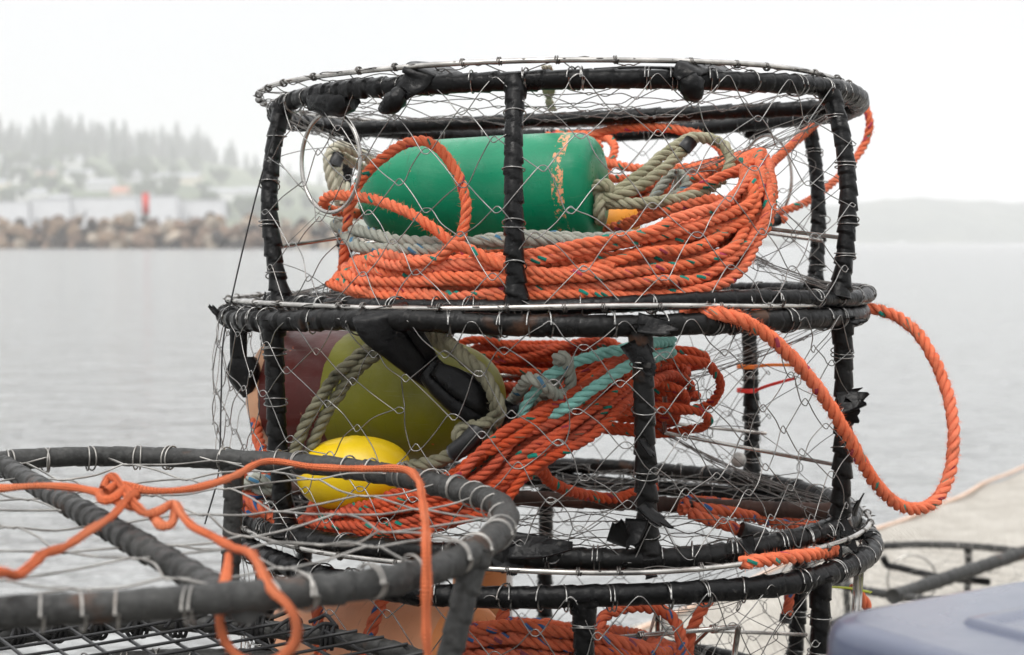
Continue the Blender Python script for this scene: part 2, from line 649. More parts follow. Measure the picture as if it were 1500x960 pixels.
def disc_net(mb, ring, cell=(.085, .066), sag=.012, dz=0.0, r=WIRE_R, rot=0.0, rmax=None, wild=.008):
    rm = rmax or ring.r
    nx = int(2 * rm / cell[0]) + 2
    ny = int(2 * rm / (cell[1] / 2)) + 2
    ny += ny % 2
    cs, sn = math.cos(rot), math.sin(rot)
    ph = RNG.uniform(0, 6, 3)

    def S(u, v):
        x = (u - nx / 2) * cell[0]
        y = (v - .5) * ny * cell[1] / 2
        x, y = x * cs - y * sn, x * sn + y * cs
        d = math.hypot(x, y)
        if d > rm:
            x, y = x * rm / d, y * rm / d
            d = rm
        z = -sag * (1 - (d / rm) ** 2) + .006 * math.sin(x * 17 + ph[0]) * math.sin(y * 15 + ph[1]) * (1 - d / rm)
        return ring.xy(x, y, dz + z)

    def inside(u, v):
        x = (u - nx / 2) * cell[0]
        y = (v - .5) * ny * cell[1] / 2
        return math.hypot(x, y) < rm + cell[0] * .6

    # strand by strand so that the pieces outside the hoop are dropped
    nodes = {}
    for i in range(ny + 1):
        for j in range(nx + 1):
            u = j + .5 * (i % 2)
            v = i / ny
            P = S(u, v)
            if inside(u, v):
                x = (u - nx / 2) * cell[0]; y = (v - .5) * ny * cell[1] / 2
                k = min(1.0, max(0.0, (rm - math.hypot(x, y)) / .05))
                nodes[i, j] = P + V3(*(RNG.normal(0, 1, 3) * (wild, wild, .004))) * k
    du = cs * ring.u + sn * ring.v
    dv = -sn * ring.u + cs * ring.v
    for k in range(ny):
        cur, runs = [], []
        for j in range(nx + 1):
            pair = [(k, j, -1), (k + 1, j, 1)] if k % 2 == 0 else [(k + 1, j, 1), (k, j, -1)]
            for (i, jj, s) in pair:
                if (i, jj) not in nodes:
                    if len(cur) > 3:
                        runs.append(cur)
                    cur = []
                    continue
                c = node_ctrl(nodes[i, jj], du, dv, ring.n, .007 * RNG.uniform(.7, 1.2), .004, s)
                if cur:
                    cur.append((cur[-1] + c[0]) / 2 + RNG.normal(0, 1, 3) * (.0025, .0025, .0025))
                cur += c
        if len(cur) > 3:
            runs.append(cur)
        for run in runs:
            tube(mb, cr(run, 3), r, 5, False)


def ring_ties(mb, ring, R, n, r=.0011, skip=None):
    a = 0.0
    while a < 360:
        if skip is None or not skip(a):
            t = ring.tan(a)
            for k in range(random.choice([1, 1, 2, 2])):
                loop_wire(mb, ring.p(a + k * .7), t, R * 1.10 + .001, r, 1, random.uniform(-.5, .5))
        a += 360 / n * random.uniform(.5, 1.5)


def crab_pot(name, label, T, B, posts, R=.0135, bow=.012, Rb=None, nu=28, rows=7, tunnels=(), hoop=None, lid=True, lid_sag=.02, lean=0.0,
             mats=None, side_sag=.012, floor=True, ties=46, cross=None, group='crab pots stacked on the quay', post_R=None, cross_mat=None,
             lid_cell=(.10, .085), sub_ties=True, side=True, bulge=None, lid_rot=.1, net_mat=None, net_r=WIRE_R, cross_r=None, floor_fn=None):
    mr, mw = mats or (M_RUB, M_WIRE)
    mw = net_mat or mw
    Rb = Rb or R
    post_R = post_R or R * .95
    root = thing(name, label, 'crab pot', tuple(B.c), group)
    mb = MB(); wrapped(mb, T.path(), R, True, resampled=True)
    mb.build('top_ring', mr, root)
    mb = MB(); wrapped(mb, B.path(), Rb, True, pitch=.027, resampled=True)
    mb.build('bottom_ring', mr, root)
    for a in posts:
        at_, ab_ = (a, a) if np.isscalar(a) else a
        p0, p1 = T.p(at_), B.p(ab_)
        e = T.rad(at_)
        b = bow * random.uniform(.7, 1.3)
        mb = MB()
        wrapped(mb, [p0, p0 * .8 + p1 * .2 + e * b * .7, p0 * .5 + p1 * .5 + e * b, p0 * .22 + p1 * .78 + e * b * .6, p1], post_R, False,
                pitch=.023, flare=.38, sharp=.17)
        mb.build('post', mr, root)
    pa = [(.5 * (a[0] + a[1]) if not np.isscalar(a) else a) for a in posts]

    def closeness(deg):
        return max(math.exp(-((((deg - q + 180) % 360) - 180) / 7.0) ** 2) for q in pa)
    ph = RNG.uniform(0, 6, 3)

    def S(u, v):
        deg = u / nu * 360.0
        p = T.p(deg) * (1 - v) + B.p(deg) * v
        e = T.rad(deg)
        c = closeness(deg)
        k = math.sin(PI * v)
        off = R * 1.02 * (1 - .35 * k) + (bow + R * .45) * k * c - side_sag * k * (1 - c) * (1 + .5 * math.sin(deg * .07 + ph[0]))
        if bulge:
            off += bulge(deg) * k
        return p + e * off

    def mask(u):
        deg = (u / nu * 360.0) % 360
        for a0, a1 in tunnels:
            a0 %= 360; a1 %= 360
            if a0 < a1:
                if a0 + 3 < deg < a1 - 3:
                    return False
            elif deg > a0 + 3 or deg < a1 - 3:
                return False
        return True
    mb = MB(); 
    if side:
        net(mb, S, nu, rows, mask=mask, r=net_r)
        for a, c in zip(posts, pa):
            q0, q1 = (a, a) if np.isscalar(a) else a
            for v in np.linspace(.16, .86, 4) + RNG.normal(0, .03, 4):
                Pp = T.p(q0) * (1 - v) + B.p(q1) * v + T.rad(q0) * bow * math.sin(PI * v)
                for kk in range(random.choice([1, 2, 2])):
                    loop_wire(mb, Pp + V3(0, 0, -.006 * kk), T.p(q0) - B.p(q1), post_R * 1.12 + .001, .001, 1, random.uniform(-.35, .35))
    if sub_ties:
        ring_ties(mb, T, R, ties)
        if side:
            ring_ties(mb, B, Rb, ties)
    if side:
        mb.build('side_netting', mw, root)
        keep = None
    else:
        keep = mb
    H = float(T.c[2] - B.c[2])
    for a0, a1 in tunnels:
        if a1 < a0:
            a1 += 360
        mid = (a0 + a1) / 2
        e = B.rad(mid); t = B.tan(mid)
        C = B.c + e * .17 + V3(0, 0, H * .52)
        hw, hh = .10, .034
        fr = [C - t * hw + V3(0, 0, hh), C + t * hw + V3(0, 0, hh), C + t * hw - V3(0, 0, hh), C - t * hw - V3(0, 0, hh)]
        mb = MB(); bar(mb, [fr[0], fr[1]], .0035, n=1); bar(mb, [fr[1], fr[2]], .0035, n=1); bar(mb, [fr[2], fr[3]], .0035, n=1); bar(mb, [fr[3], fr[0]], .0035, n=1)
        bar(mb, [fr[3], B.p(a0 + 4) * .72 + T.p(a0 + 4) * .28], .003, n=1)
        bar(mb, [fr[2], B.p(a1 - 4) * .72 + T.p(a1 - 4) * .28], .003, n=1)
        fo = mb.build('tunnel_frame', M_STEEL, root)
        for q in (.32, .68):
            mb = MB()
            top = fr[0] * (1 - q) + fr[1] * q
            bar(mb, [top, top - V3(0, 0, hh) - e * .012, top - V3(0, 0, hh * 2.3) - e * .022], .0016, n=4)
            mb.build('trigger', M_STEEL, fo)
        A0, A1 = a0 + 2, a1 - 2
        nn = 15

        def St(u, v, A0=A0, A1=A1, fr=fr):
            p = (u % nn) / nn
            if p < .36:
                k = p / .36; deg = A0 + (A1 - A0) * k
                o = T.p(deg); i = fr[0] * (1 - k) + fr[1] * k
            elif p < .5:
                k = (p - .36) / .14
                o = T.p(A1) * (1 - k) + B.p(A1) * k; i = fr[1] * (1 - k) + fr[2] * k
            elif p < .86:
                k = (p - .5) / .36; deg = A1 + (A0 - A1) * k
                o = B.p(deg); i = fr[2] * (1 - k) + fr[3] * k
            else:
                k = (p - .86) / .14
                o = B.p(A0) * (1 - k) + T.p(A0) * k; i = fr[3] * (1 - k) + fr[0] * k
            return o * (1 - v) + i * v + V3(0, 0, -.012 * math.sin(PI * v))
        mb = MB(); net(mb, St, nn, 4, jit=.005, r=net_r * .75); mb.build('tunnel_netting', M_WIRE_DARK, root)
    if cross is not None:
        P0, P1 = cross
        mb = MB(); m = (P0 + P1) / 2
        wrapped(mb, [P0, P0 * .6 + P1 * .4, m, P1], cross_r or R * .9, False, pitch=.03, flare=.15)
        mb.build('crossbar', cross_mat or mr, root)
    if hoop is not None:
        mb = MB(); P = hoop.path(160, .0015); tube(mb, P, .0036, 8, True)
        mb.build('lid_hoop', M_STEEL, root)
        mb = MB()
        for a in np.arange(0, 360, 9.5):
            aa = a + random.uniform(-2.5, 2.5)
            loop_wire(mb, hoop.p(aa), hoop.tan(aa), .0048, .0011, 2)
    else:
        mb = keep or MB()
    if lid:
        disc_net(mb, hoop or T, sag=lid_sag, rot=lid_rot, cell=lid_cell, r=net_r); mb.build('lid_netting', mw if not hoop else M_WIRE_DARK, root)
    if floor_fn:
        floor_fn(root)
    elif floor:
        mb = MB(); disc_net(mb, B, sag=-.004, rot=.4, cell=(.14, .12), r=net_r * .8); mb.build('floor_netting', M_WIRE_DARK, root)
    return root


def flap(root, p, d, n, L, w, mat=None, curl=.4, mb=None):
    """Torn end of the rubber strip standing off the frame."""
    own = mb is None
    mb = mb or MB()
    d = np.asarray(d, float); d /= np.linalg.norm(d)
    n = np.asarray(n, float); n = n - d * (n @ d); n /= np.linalg.norm(n)
    sd = np.cross(d, n)
    na, nc = 9, 8
    lens = L * (.62 + .38 * RNG.uniform(0, 1, nc)) * (1 - .25 * np.abs(np.linspace(-1, 1, nc)) ** 2)
    skew = random.uniform(-.35, .35)
    ph = random.uniform(0, 6)
    G = np.zeros((na, nc, 3)); H_ = np.zeros((na, nc, 3))
    for a in range(na):
        for c in range(nc):
            t = a / (na - 1)
            x = lens[c] * t
            u = (c / (nc - 1) - .5) * w * (1 - .22 * t)
            q = x / L
            z = L * curl * (.55 * q ** 2.2) + .10 * w * math.sin(u / w * 5 + ph + q * 3) * q - .35 * u * u / w * (1 - q)
            P = p - n * .003 + d * x + sd * (u + skew * x * .5) + n * z
            G[a, c] = P; H_[a, c] = P - n * .0024
    top = grid_quads(na, nc, False, False)
    v = np.concatenate([G.reshape(-1, 3), H_.reshape(-1, 3)])
    m_ = na * nc
    rim = [a * nc for a in range(na)] + [(na - 1) * nc + c for c in range(1, nc)] + [a * nc + nc - 1 for a in range(na - 2, -1, -1)] + [c for c in range(nc - 2, 0, -1)]
    side = [[rim[k], rim[(k + 1) % len(rim)], rim[(k + 1) % len(rim)] + m_, rim[k] + m_] for k in range(len(rim))]
    mb.add(v, np.concatenate([top, top[:, ::-1] + m_, np.array(side)]))
    if own:
        mb.build('rubber_flap', mat or M_RUB, root)


T1 = Ring((.0839, 2.44, .2055), -.0146, .0118, .4525)
T2 = Ring((.0850, 2.375, -.0835), -.0147, .0100, .455)
H1 = Ring((.066, 2.44, .226), -.010, .016, .462)
M1 = Ring((.045, 2.37, -.1085), -.002, .0150, .478)
H2 = Ring((.045, 2.365, -.0850), -.001, .0080, .476)
M2 = Ring((.0500, 2.3626, -.4056), .0069, .0226, .4665)
B1 = Ring((.0639, 2.3426, -.440), .0106, .004, .4780)
H3 = Ring((.060, 2.350, -.4085), .004, .006, .482)

# ---- top pot
top_pot = crab_pot('crab_pot', 'black crab pot on top of the tall stack, holding the green buoy', T1, T2,
                   [(-10, -10), (53, 53), (113, 113), (173, 173), (-127, -127), (-68, -65)], R=.0128, Rb=.0105, bow=.022, tunnels=[(233, 294), (53, 113)],
                   hoop=H1, lid_sag=.030, cross=(T1.p(-118, -.005, -.004), T1.p(84, -.005, -.002)))
# ---- middle pot
mid_pot = crab_pot('crab_pot', 'black crab pot with torn rubber wraps, holding the maroon and olive buoy', M1, M2,
                   [(14, 15), (60, 62), (130, 128), (190, 190), (250, 250), (-50, -50)], R=.0140, bow=.004, tunnels=[(62, 128), (190, 250)],
                   hoop=H2, lid_sag=.012, mats=(M_RUB_OLD, M_WIRE), side_sag=.016, rows=8, nu=33,
                   bulge=lambda d: .03 * math.exp(-((((d - 285 + 180) % 360) - 180) / 22.0) ** 2),
                   cross=(M2.p(-104, -.02, .008), M2.p(74, -.02, .008)), cross_mat=M_RUSTBAR, cross_r=.0115)
# ---- third pot
BB = Ring((.06, 2.35, -.742), 0, 0, .474)
low_pot = crab_pot('crab_pot', 'black crab pot third from the top of the stack, holding the big peach buoy', B1, BB,
                   [(3, 3), (46, 46), (118, 118), (180, 180), (240, 240), (-57, -57)], R=.0140, bow=.006, tunnels=[(46, 118)],
                   hoop=H3, lid_sag=.010, side_sag=.014, rows=7, nu=33, lid_cell=(.11, .085))
# two more pots carry the stack down to the quay
SB0, SB1 = Ring((.06, 2.36, -.774), 0, 0, .474), Ring((.06, 2.36, -1.046), 0, 0, .474)
sup = crab_pot('crab_pot', 'black crab pot fourth from the top, under the one with the big peach buoy', SB0, SB1, [10, 70, 130, 190, 250, 310], R=.0135)
dup(sup, (.02, .01, -.300), 'lowest black crab pot of the tall stack, standing on the quay', 'crab pots stacked on the quay')

# ---- details on the pots
# escape rings
def escape_ring(root, C, a, b, r=.064):
    th = np.linspace(0, 2 * PI, 48, endpoint=False)
    mb = MB(); tube(mb, C + r * (np.cos(th)[:, None] * a + np.sin(th)[:, None] * b), .0030, 8, True)
    mb.build('escape_ring', M_STEEL, root)


def fd(px, ring, off=0.0, dr=0.0):
    """Distance at which the view line through column px meets the near wall of a pot."""
    k = (px - 750) / 2243.0
    cx, cy, r = ring.c[0], ring.c[1], ring.r + dr
    a = k * k + 1; b = -2 * (k * cx + cy); c = cx * cx + cy * cy - r * r
    disc = max(b * b - 4 * a * c, 0)
    return (-b - math.sqrt(disc)) / (2 * a) + off


e = T1.rad(-38); t = T1.tan(-38)
escape_ring(top_pot, at(484, 238, fd(484, T1) + .015), at(528, 236, fd(528, T1) + .012) * 1.0 - at(484, 238, fd(484, T1) + .015), V3(0, 0, .070), 1.0)
escape_ring(top_pot, at(1122, 262, 2.72), V3(.040, -.03, 0), V3(0, 0, .076), 1.0)


def lump(root, name, pts, rad, mat=M_RUB, seg=14):
    mb = MB()
    Q = cr(np.concatenate([np.asarray(pts, float), np.asarray(rad, float)[:, None]], 1), 6)
    rr = Q[:, 3][:, None] * (1 + .10 * np.sin(np.arange(seg)[None] * 2.3 + np.arange(len(Q))[:, None] * .9))
    tube(mb, Q[:, :3], rr, seg)
    return mb.build(name, mat, root)


# rubber lashing over the escape ring, lid hooks and their straps
lump(top_pot, 'rubber_lashing', [at(458, 148, fd(465, T1)), at(478, 150, fd(480, T1)), at(500, 150, fd(500, T1)), at(516, 145, fd(516, T1))], [.014, .019, .019, .014])
lump(top_pot, 'rubber_lashing', [at(1090, 192, 2.80), at(1108, 190, 2.80), at(1128, 187, 2.80)], [.013, .019, .013])


def strap_over(root, px, py0, py1, d, w=.030, dxb=-30):
    mb = MB()
    ribbon(mb, [at(px + 60, py0 + 2, d + .10), at(px + 30, py0 - 2, d + .03), at(px + 8, py0, d - .016), at(px, py0 + 16, d - .022), at(px + dxb * .5, py1 - 18, d - .020), at(px + dxb * .8, py1 - 4, d - .012)],
           [w * .8, w, w * 1.1, w, w * .7, w * .6], .004, 8, nup=(0, -1, .6))
    mb.build('rubber_strap', M_RUB, root)


d_ = fd(610, T1)
strap_over(top_pot, 608, 103, 152, d_, .040, -34)
lump(top_pot, 'strap_hook', [at(590, 132, d_ - .02), at(580, 146, d_ - .022), at(568, 156, d_ - .02), at(556, 162, d_ - .016)], [.009, .014, .012, .004])
d_ = fd(1005, T1)
strap_over(top_pot, 1004, 99, 128, d_, .034, 10)
lump(top_pot, 'strap_hook', [at(1006, 112, d_ - .02), at(1012, 124, d_ - .02), at(1018, 134, d_ - .016), at(1026, 133, d_ - .012)], [.013, .017, .015, .008])
mb = MB(); ribbon(mb, [at(870, 102, fd(880, T1) + .02), at(930, 99, fd(930, T1) + .015), at(1005, 100, fd(1005, T1) + .005)], [.006, .014, .022], .003, 6, nup=(0, -.2, 1))
mb.build('rubber_strap', M_RUB, top_pot)

# strap drawn diagonally from the middle pot's hoop to the olive buoy's nose
d0 = fd(560, M1)
mb = MB()
ribbon(mb, [at(556, 453, d0 + .03), at(557, 460, d0 - .013), at(563, 478, d0 - .020), at(586, 506, d0 - .010), at(630, 545, d0 + .02), at(668, 572, d0 + .05)], [.074, .073, .066, .050, .042, .036], .004, 10, nup=(0, -1, .3))
ribbon(mb, [at(588, 450, d0 + .02), at(598, 470, d0 - .020), at(620, 505, d0 - .005), at(645, 545, d0 + .03), at(672, 568, d0 + .05)], [.018, .020, .018, .016, .014], .003, 8, nup=(0, -1, .3))
so = mb.build('rubber_strap', M_RUB, mid_pot)
mb = MB()
ribbon(mb, [at(622, 538, d0 + .015), at(650, 560, d0 + .018), at(685, 582, d0 + .026), at(715, 598, d0 + .040), at(742, 606, d0 + .07), at(765, 600, d0 + .11)], [.030, .048, .062, .058, .034, .016], .012, 8, nup=(.2, -1, .35))
mb.build('strap_hook', M_RUB, so)
mb = MB()
ribbon(mb, [at(636, 540, d0 + .006), at(672, 562, d0 + .012), at(706, 590, d0 + .022), at(728, 618, d0 + .05)], [.020, .036, .030, .012], .006, 8, nup=(.5, -1, .1))
mb.build('rubber_flap', M_RUB, so)
# strap on the left shoulder of the middle pot
d0 = 2.26
mb = MB()
ribbon(mb, [at(365, 452, d0 - .02), at(356, 462, d0 - .035), at(350, 480, d0 - .035), at(350, 530, d0 - .025), at(356, 548, d0 - .015)], [.03, .034, .032, .030, .03], .004, 8, nup=(-.5, -1, .2))
so = mb.build('rubber_strap', M_RUB, mid_pot)
mb = MB()
ribbon(mb, [at(357, 524, d0 - .024), at(357, 540, d0 - .026), at(358, 556, d0 - .022), at(361, 568, d0 - .014), at(364, 577, d0 - .006)], [.036, .050, .046, .032, .012], .016, 6, nup=(-.4, -1, .2))
mb.build('strap_hook', M_RUB, so)

# torn rubber on the middle pot
fl = lambda px, py, d, dirn, n, L, w, curl=.5: flap(mid_pot, at(px, py, d), dirn, n, L, w, M_RUB, curl)
fl(340, 468, 2.25, (-1, 0, .35), (.2, -.3, 1), .045, .018, .7)
fl(372, 458, 2.10, (1, -.2, .0), (0, -.3, 1), .065, .010, -.3)
fl(378, 455, 2.10, (.4, 0, .9), (-1, 0, .2), .030, .010)
pf = fd(940, M1) - .016
fl(925, 500, pf, (.5, -.1, -1), (-.2, -1, 0), .055, .034, .2)
fl(935, 470, pf - .004, (1, 0, -.1), (0, -1, .4), .060, .026, .4)
fl(948, 640, pf, (.3, -.2, -1), (1, -.6, 0), .032, .030, .3)
fl(945, 735, pf - .003, (.8, -.3, -1), (1, -.6, .2), .050, .030, .5)
fl(930, 760, pf - .003, (-.1, -.2, -1), (-.6, -1, 0), .050, .032, .3)
fl(745, 795, fd(745, M2) - .012, (1, -.1, .05), (0, -1, .8), .085, .040, .4)
fl(738, 800, fd(745, M2) - .016, (.2, -.1, -1), (0, -1, 0), .04, .05, .2)
fl(905, 800, fd(905, M2) - .016, (.3, -.1, .9), (0, -1, .1), .036, .030, .3)
pr = 2.13
fl(1228, 588, pr - .02, (1, -.1, .1), (0, -1, .6), .050, .036, .4)
fl(1232, 600, pr - .018, (1, .0, -.35), (0, -1, -.5), .034, .034, .5)
fl(1232, 462, pr - .01, (1, -.1, -.35), (0, -.2, 1), .042, .026, .5)
fl(1255, 765, 2.18, (.12, 0, 1), (1, -.6, 0), .045, .022, .4)
fl(1240, 768, 2.16, (1, 0, -.4), (.2, -.2, 1), .050, .014, -.7)
fl(1236, 782, 2.14, (1, 0, .05), (0, -.5, 1), .060, .018, .2)
fl(1212, 776, 2.09, (.25, -.25, -1), (.2, -1, 0), .062, .040, .15)
fl(1226, 765, 2.11, (.5, -.2, -1), (.4, -1, 0), .055, .040, .3)
fl(1095, 785, fd(1095, M2) - .016, (.2, -.1, -1), (0, -1, 0), .030, .016, .3)
flap(low_pot, at(955, 828, fd(955, M2) - .006), (-.6, 0, -.3), (0, -1, .5), .022, .03, M_RUB)

# zip ties and a marble-like end float on the rear post of the middle pot
zp = M1.p(129) * .5 + M2.p(129) * .5
mo = {}
for nm, py, rgb, dy in (('orange_zip_tie', 537, (.85, .20, .02), 0), ('red_zip_tie', 572, (.75, .03, .02), -16)):
    P = at(1094, py, zp[1])
    mb = MB()
    th = np.linspace(0, 2 * PI, 24, endpoint=False)
    for dz in (-.0022, 0, .0022):
        tube(mb, P + .0165 * np.stack([np.cos(th), np.sin(th), 0 * th], 1) + V3(0, 0, dz), .0016, 6, True)
    ribbon(mb, [P + V3(.012, -.012, 0), at(1125, py - 2 + dy * .3, zp[1] - .03), at(1165, py - 2 + dy, zp[1] - .05)], .0055, .0012, 5, nup=(0, -1, 0))
    mb.build('zip_tie', mat_plain(nm, rgb, .4, .08, 12, 0), mid_pot)
mb = MB()
for k in range(7):
    pass
prof = [(-.013, .0005), (-.011, .007), (-.006, .0115), (0, .013), (.006, .0115), (.011, .007), (.013, .0005)]
lathe(mb, prof, at(1082, 674, 2.55), (0, 0, 1), 20)
mb.build('line_bobbin', mat_plain('chalky_foam', (.33, .32, .30), .9, .4, 90, .6, 160), mid_pot)

# mooring of the black cable on the left
mb = MB()
tube(mb, cr([at(404, 190, 2.20), at(383, 258, 2.19), at(362, 340, 2.185), at(342, 425, 2.18), at(327, 500, 2.17), at(324, 580, 2.16), at(322, 662, 2.14), at(318, 705, 2.13), at(300, 768, 2.12)], 8), .0012, 6)
tag(mb.build('trailing_line', M_TAPE), 'thin black line hanging down the left side of the tall stack', 'line')

# ------------------------------------------------------------------ top pot contents
# green buoy
ax0, ax1 = at(532, 292, 2.33), at(884, 275, 2.205)
axis = ax1 - ax0; LB = np.linalg.norm(axis); axis /= LB
rb = .083
prof = [(.0, .0008)] + [(LB * .32 * (1 - math.cos(a)), rb * (math.sin(a) ** .8)) for a in np.linspace(.12, PI / 2, 14)] + \
       [(LB * .45, rb * 1.0), (LB * .6, rb), (LB * .75, rb * .995), (LB * .86, rb * .985), (LB * .90, rb * .972), (LB * .935, rb * .94), (LB * .96, rb * .885), (LB * .975, rb * .80), (LB * .98, rb * .6), (LB * .982, rb * .3), (LB * .98, .012), (LB * .93, .0105)]
mb = MB(); lathe(mb, prof, ax0, axis, 56)
green = mb.build('buoy', mat_buoy('green_paint', [(0, (.001, .225, .108))], .515, (.75, .33, .17), .33, (LB * .862, LB * .905), .76, .10))
tag(green, 'green bullet-shaped buoy with chipped paint lying in the top pot', 'buoy', 'buoys in the crab pots')

E_ = ax1 - axis * .012    # rope leaves the buoy here


def knot(mb, C, a, b, c, R, s):
    """A compact overhand knot."""
    th = np.linspace(0, 2 * PI, 40)
    x = np.sin(th) + 2 * np.sin(2 * th)
    y = np.cos(th) - 2 * np.cos(2 * th)
    z = -np.sin(3 * th)
    P = C + s * (x[:, None] * a + y[:, None] * b + 1.0 * z[:, None] * c) / 3
    rope(mb, P[:-1], R, closed=True, n=3)


mb = MB()
kc = at(876, 296, 2.185)
knot(mb, kc, V3(.2, -.1, 1), V3(.55, -.8, -.1), V3(.8, .5, 0), .0088, .028)
rope(mb, [kc + V3(.005, 0, .004), at(905, 280, 2.17), at(940, 255, 2.19), at(975, 225, 2.22), at(1010, 203, 2.25), at(1040, 204, 2.27), at(1062, 215, 2.27), at(1070, 238, 2.25), at(1058, 262, 2.22), at(1025, 283, 2.18), at(980, 294, 2.15), at(930, 298, 2.15), kc + V3(.01, -.01, -.002)], .0085, fuzz=500)
rope(mb, [kc, at(905, 288, 2.16), at(945, 268, 2.165), at(975, 245, 2.18), at(1000, 222, 2.19), at(1008, 212, 2.19)], .0085, fuzz=500)
o = mb.build('buoy_rope', M_OLIVE_ROPE)
tag(o, 'mossy olive rope loop knotted to the flat end of the green buoy', 'rope', 'ropes in the crab pots')
mb = MB(); tube(mb, [at(1002, 219, 2.188), at(1008, 212, 2.188), at(1013, 206, 2.19)], .0102, 12); mb.build('tape_wrap', M_TAPE, o)


def bundle(mb, ctrl, turns, R, jit=4.0, fuzz=250, close_at=None, last_open=False):
    """One long rope laid in many turns; every control row gives an outer and an inner point of the coil's section and its distance."""
    C = np.asarray(ctrl, float)
    pts = []
    n = len(C)
    for k, (t, l) in enumerate(turns):
        t2, l2 = turns[min(k + 1, len(turns) - 1)]
        jx = RNG.normal(0, jit, (n, 2))
        for i, (ax, ay, bx, by, d, sd) in enumerate(C):
            w = max(0.0, (i / n - .7) / .3)
            tt = t * (1 - w) + t2 * w
            ll = l * (1 - w) + l2 * w
            pts.append(at(ax + (bx - ax) * tt + jx[i, 0], ay + (by - ay) * tt + jx[i, 1] * .6, d + ll * sd + RNG.normal(0, .0025)))
    rope(mb, pts, R, fuzz=fuzz, n=10)


R_O = .0074
fw = lambda px, off: fd(px, T2, off)
ctrl = [
    (492, 416, 532, 376, fw(505, .085), .010),
    (520, 434, 560, 378, fw(535, .045), .016),
    (590, 438, 600, 380, fw(590, .035), .017),
    (670, 438, 680, 384, fw(670, .032), .017),
    (760, 438, 760, 372, fw(760, .032), .017),
    (860, 436, 860, 356, fw(860, .032), .017),
    (950, 430, 950, 335, fw(950, .036), .018),
    (1020, 428, 1005, 322, fw(1010, .045), .018),
    (1080, 400, 1052, 302, fw(1060, .055), .018),
    (1118, 345, 1082, 284, fw(1095, .075), .018),
    (1131, 285, 1092, 266, fw(1110, .10), .018),
    (1128, 242, 1094, 250, 2.20, .018),
    (1104, 228, 1080, 240, 2.30, .018),
    (1060, 240, 1030, 262, 2.42, .02),
    (960, 262, 960, 300, 2.52, .02),
    (840, 300, 840, 350, 2.56, .02),
    (720, 330, 720, 375, 2.56, .02),
    (610, 360, 610, 385, 2.50, .02),
    (525, 395, 545, 380, 2.34, .014),
]
turns = []
for l, ts in ((0, (.0, .2, .4, .6, .8, 1.0)), (1, (.1, .3, .5, .7, .92)), (2, (.05, .35, .65, .95)), (3, (.2, .55, .85))):
    turns += [(t, l) for t in ts]
mb = MB()
bundle(mb, ctrl, turns, R_O, jit=6.5)
# loops thrown over the buoy's nose
dl = 2.10
rope(mb, [at(735, 400, 2.02), at(690, 378, 2.02), at(655, 350, 2.04), at(610, 318, 2.06), at(560, 296, 2.10), at(515, 287, 2.15), at(485, 287, 2.18), at(473, 296, 2.20), at(484, 308, 2.22), at(510, 312, 2.26), at(545, 318, 2.36), at(580, 340, 2.42)], R_O, fuzz=900)
rope(mb, [at(500, 410, 2.20), at(508, 340, 2.18), at(512, 305, 2.17), at(528, 265, 2.16), at(560, 232, 2.14), at(598, 209, 2.12), at(632, 210, 2.10), at(660, 238, 2.085), at(678, 275, 2.07), at(683, 315, 2.055), at(672, 352, 2.045), at(650, 376, 2.035), at(610, 384, 2.02)], R_O, fuzz=900)
rope(mb, [at(590, 386, fw(590, .03)), at(640, 380, fw(640, .03)), at(665, 360, fw(665, .028)), at(700, 372, fw(700, .03)), at(745, 392, fw(745, .028)), at(830, 402, fw(830, .028)), at(900, 392, fw(900, .03))], R_O, fuzz=500)
# the coil's upper turns at the back right
rope(mb, [at(870, 226, 2.50), at(862, 205, 2.52), at(888, 192, 2.52), at(930, 186, 2.5), at(980, 188, 2.48), at(1030, 200, 2.46), at(1058, 222, 2.44), at(1062, 245, 2.42)], R_O, fuzz=600)
rope(mb, [at(800, 200, 2.62), at(850, 200, 2.60), at(876, 212, 2.56), at(880, 232, 2.53), at(905, 242, 2.48), at(950, 248, 2.44), at(1010, 246, 2.40), at(1070, 244, 2.34), at(1110, 238, 2.28)], R_O, fuzz=600)
rope(mb, [at(880, 262, 2.55), at(930, 262, 2.50), at(1000, 262, 2.45), at(1060, 256, 2.38), at(1105, 250, 2.3)], R_O, fuzz=400)
rope(mb, [at(815, 196, 2.70), at(880, 200, 2.68), at(900, 215, 2.62), at(893, 245, 2.58), at(880, 268, 2.56)], R_O, fuzz=300)
rope(mb, [at(820, 348, 2.3), at(900, 335, 2.22), at(960, 315, 2.16), at(1010, 300, 2.12), at(1050, 292, 2.09), at(1080, 308, 2.07), at(1085, 322, 2.075), at(1060, 345, 2.09)], R_O, fuzz=600)
rope(mb, [at(860, 345, 2.26), at(930, 322, 2.2), at(990, 292, 2.18), at(1050, 262, 2.18), at(1100, 242, 2.2), at(1122, 232, 2.24)], R_O, fuzz=600)
rope(mb, [at(1092, 245, 2.16), at(1085, 285, 2.10), at(1065, 325, 2.07), at(1040, 345, 2.05), at(990, 355, 2.04), at(940, 362, 2.03)], R_O, fuzz=600)
o = mb.build('rope_coil', M_ORANGE)
tag(o, 'bright orange rope coiled around the green buoy, one loop over its nose', 'rope coil', 'orange rope coils')
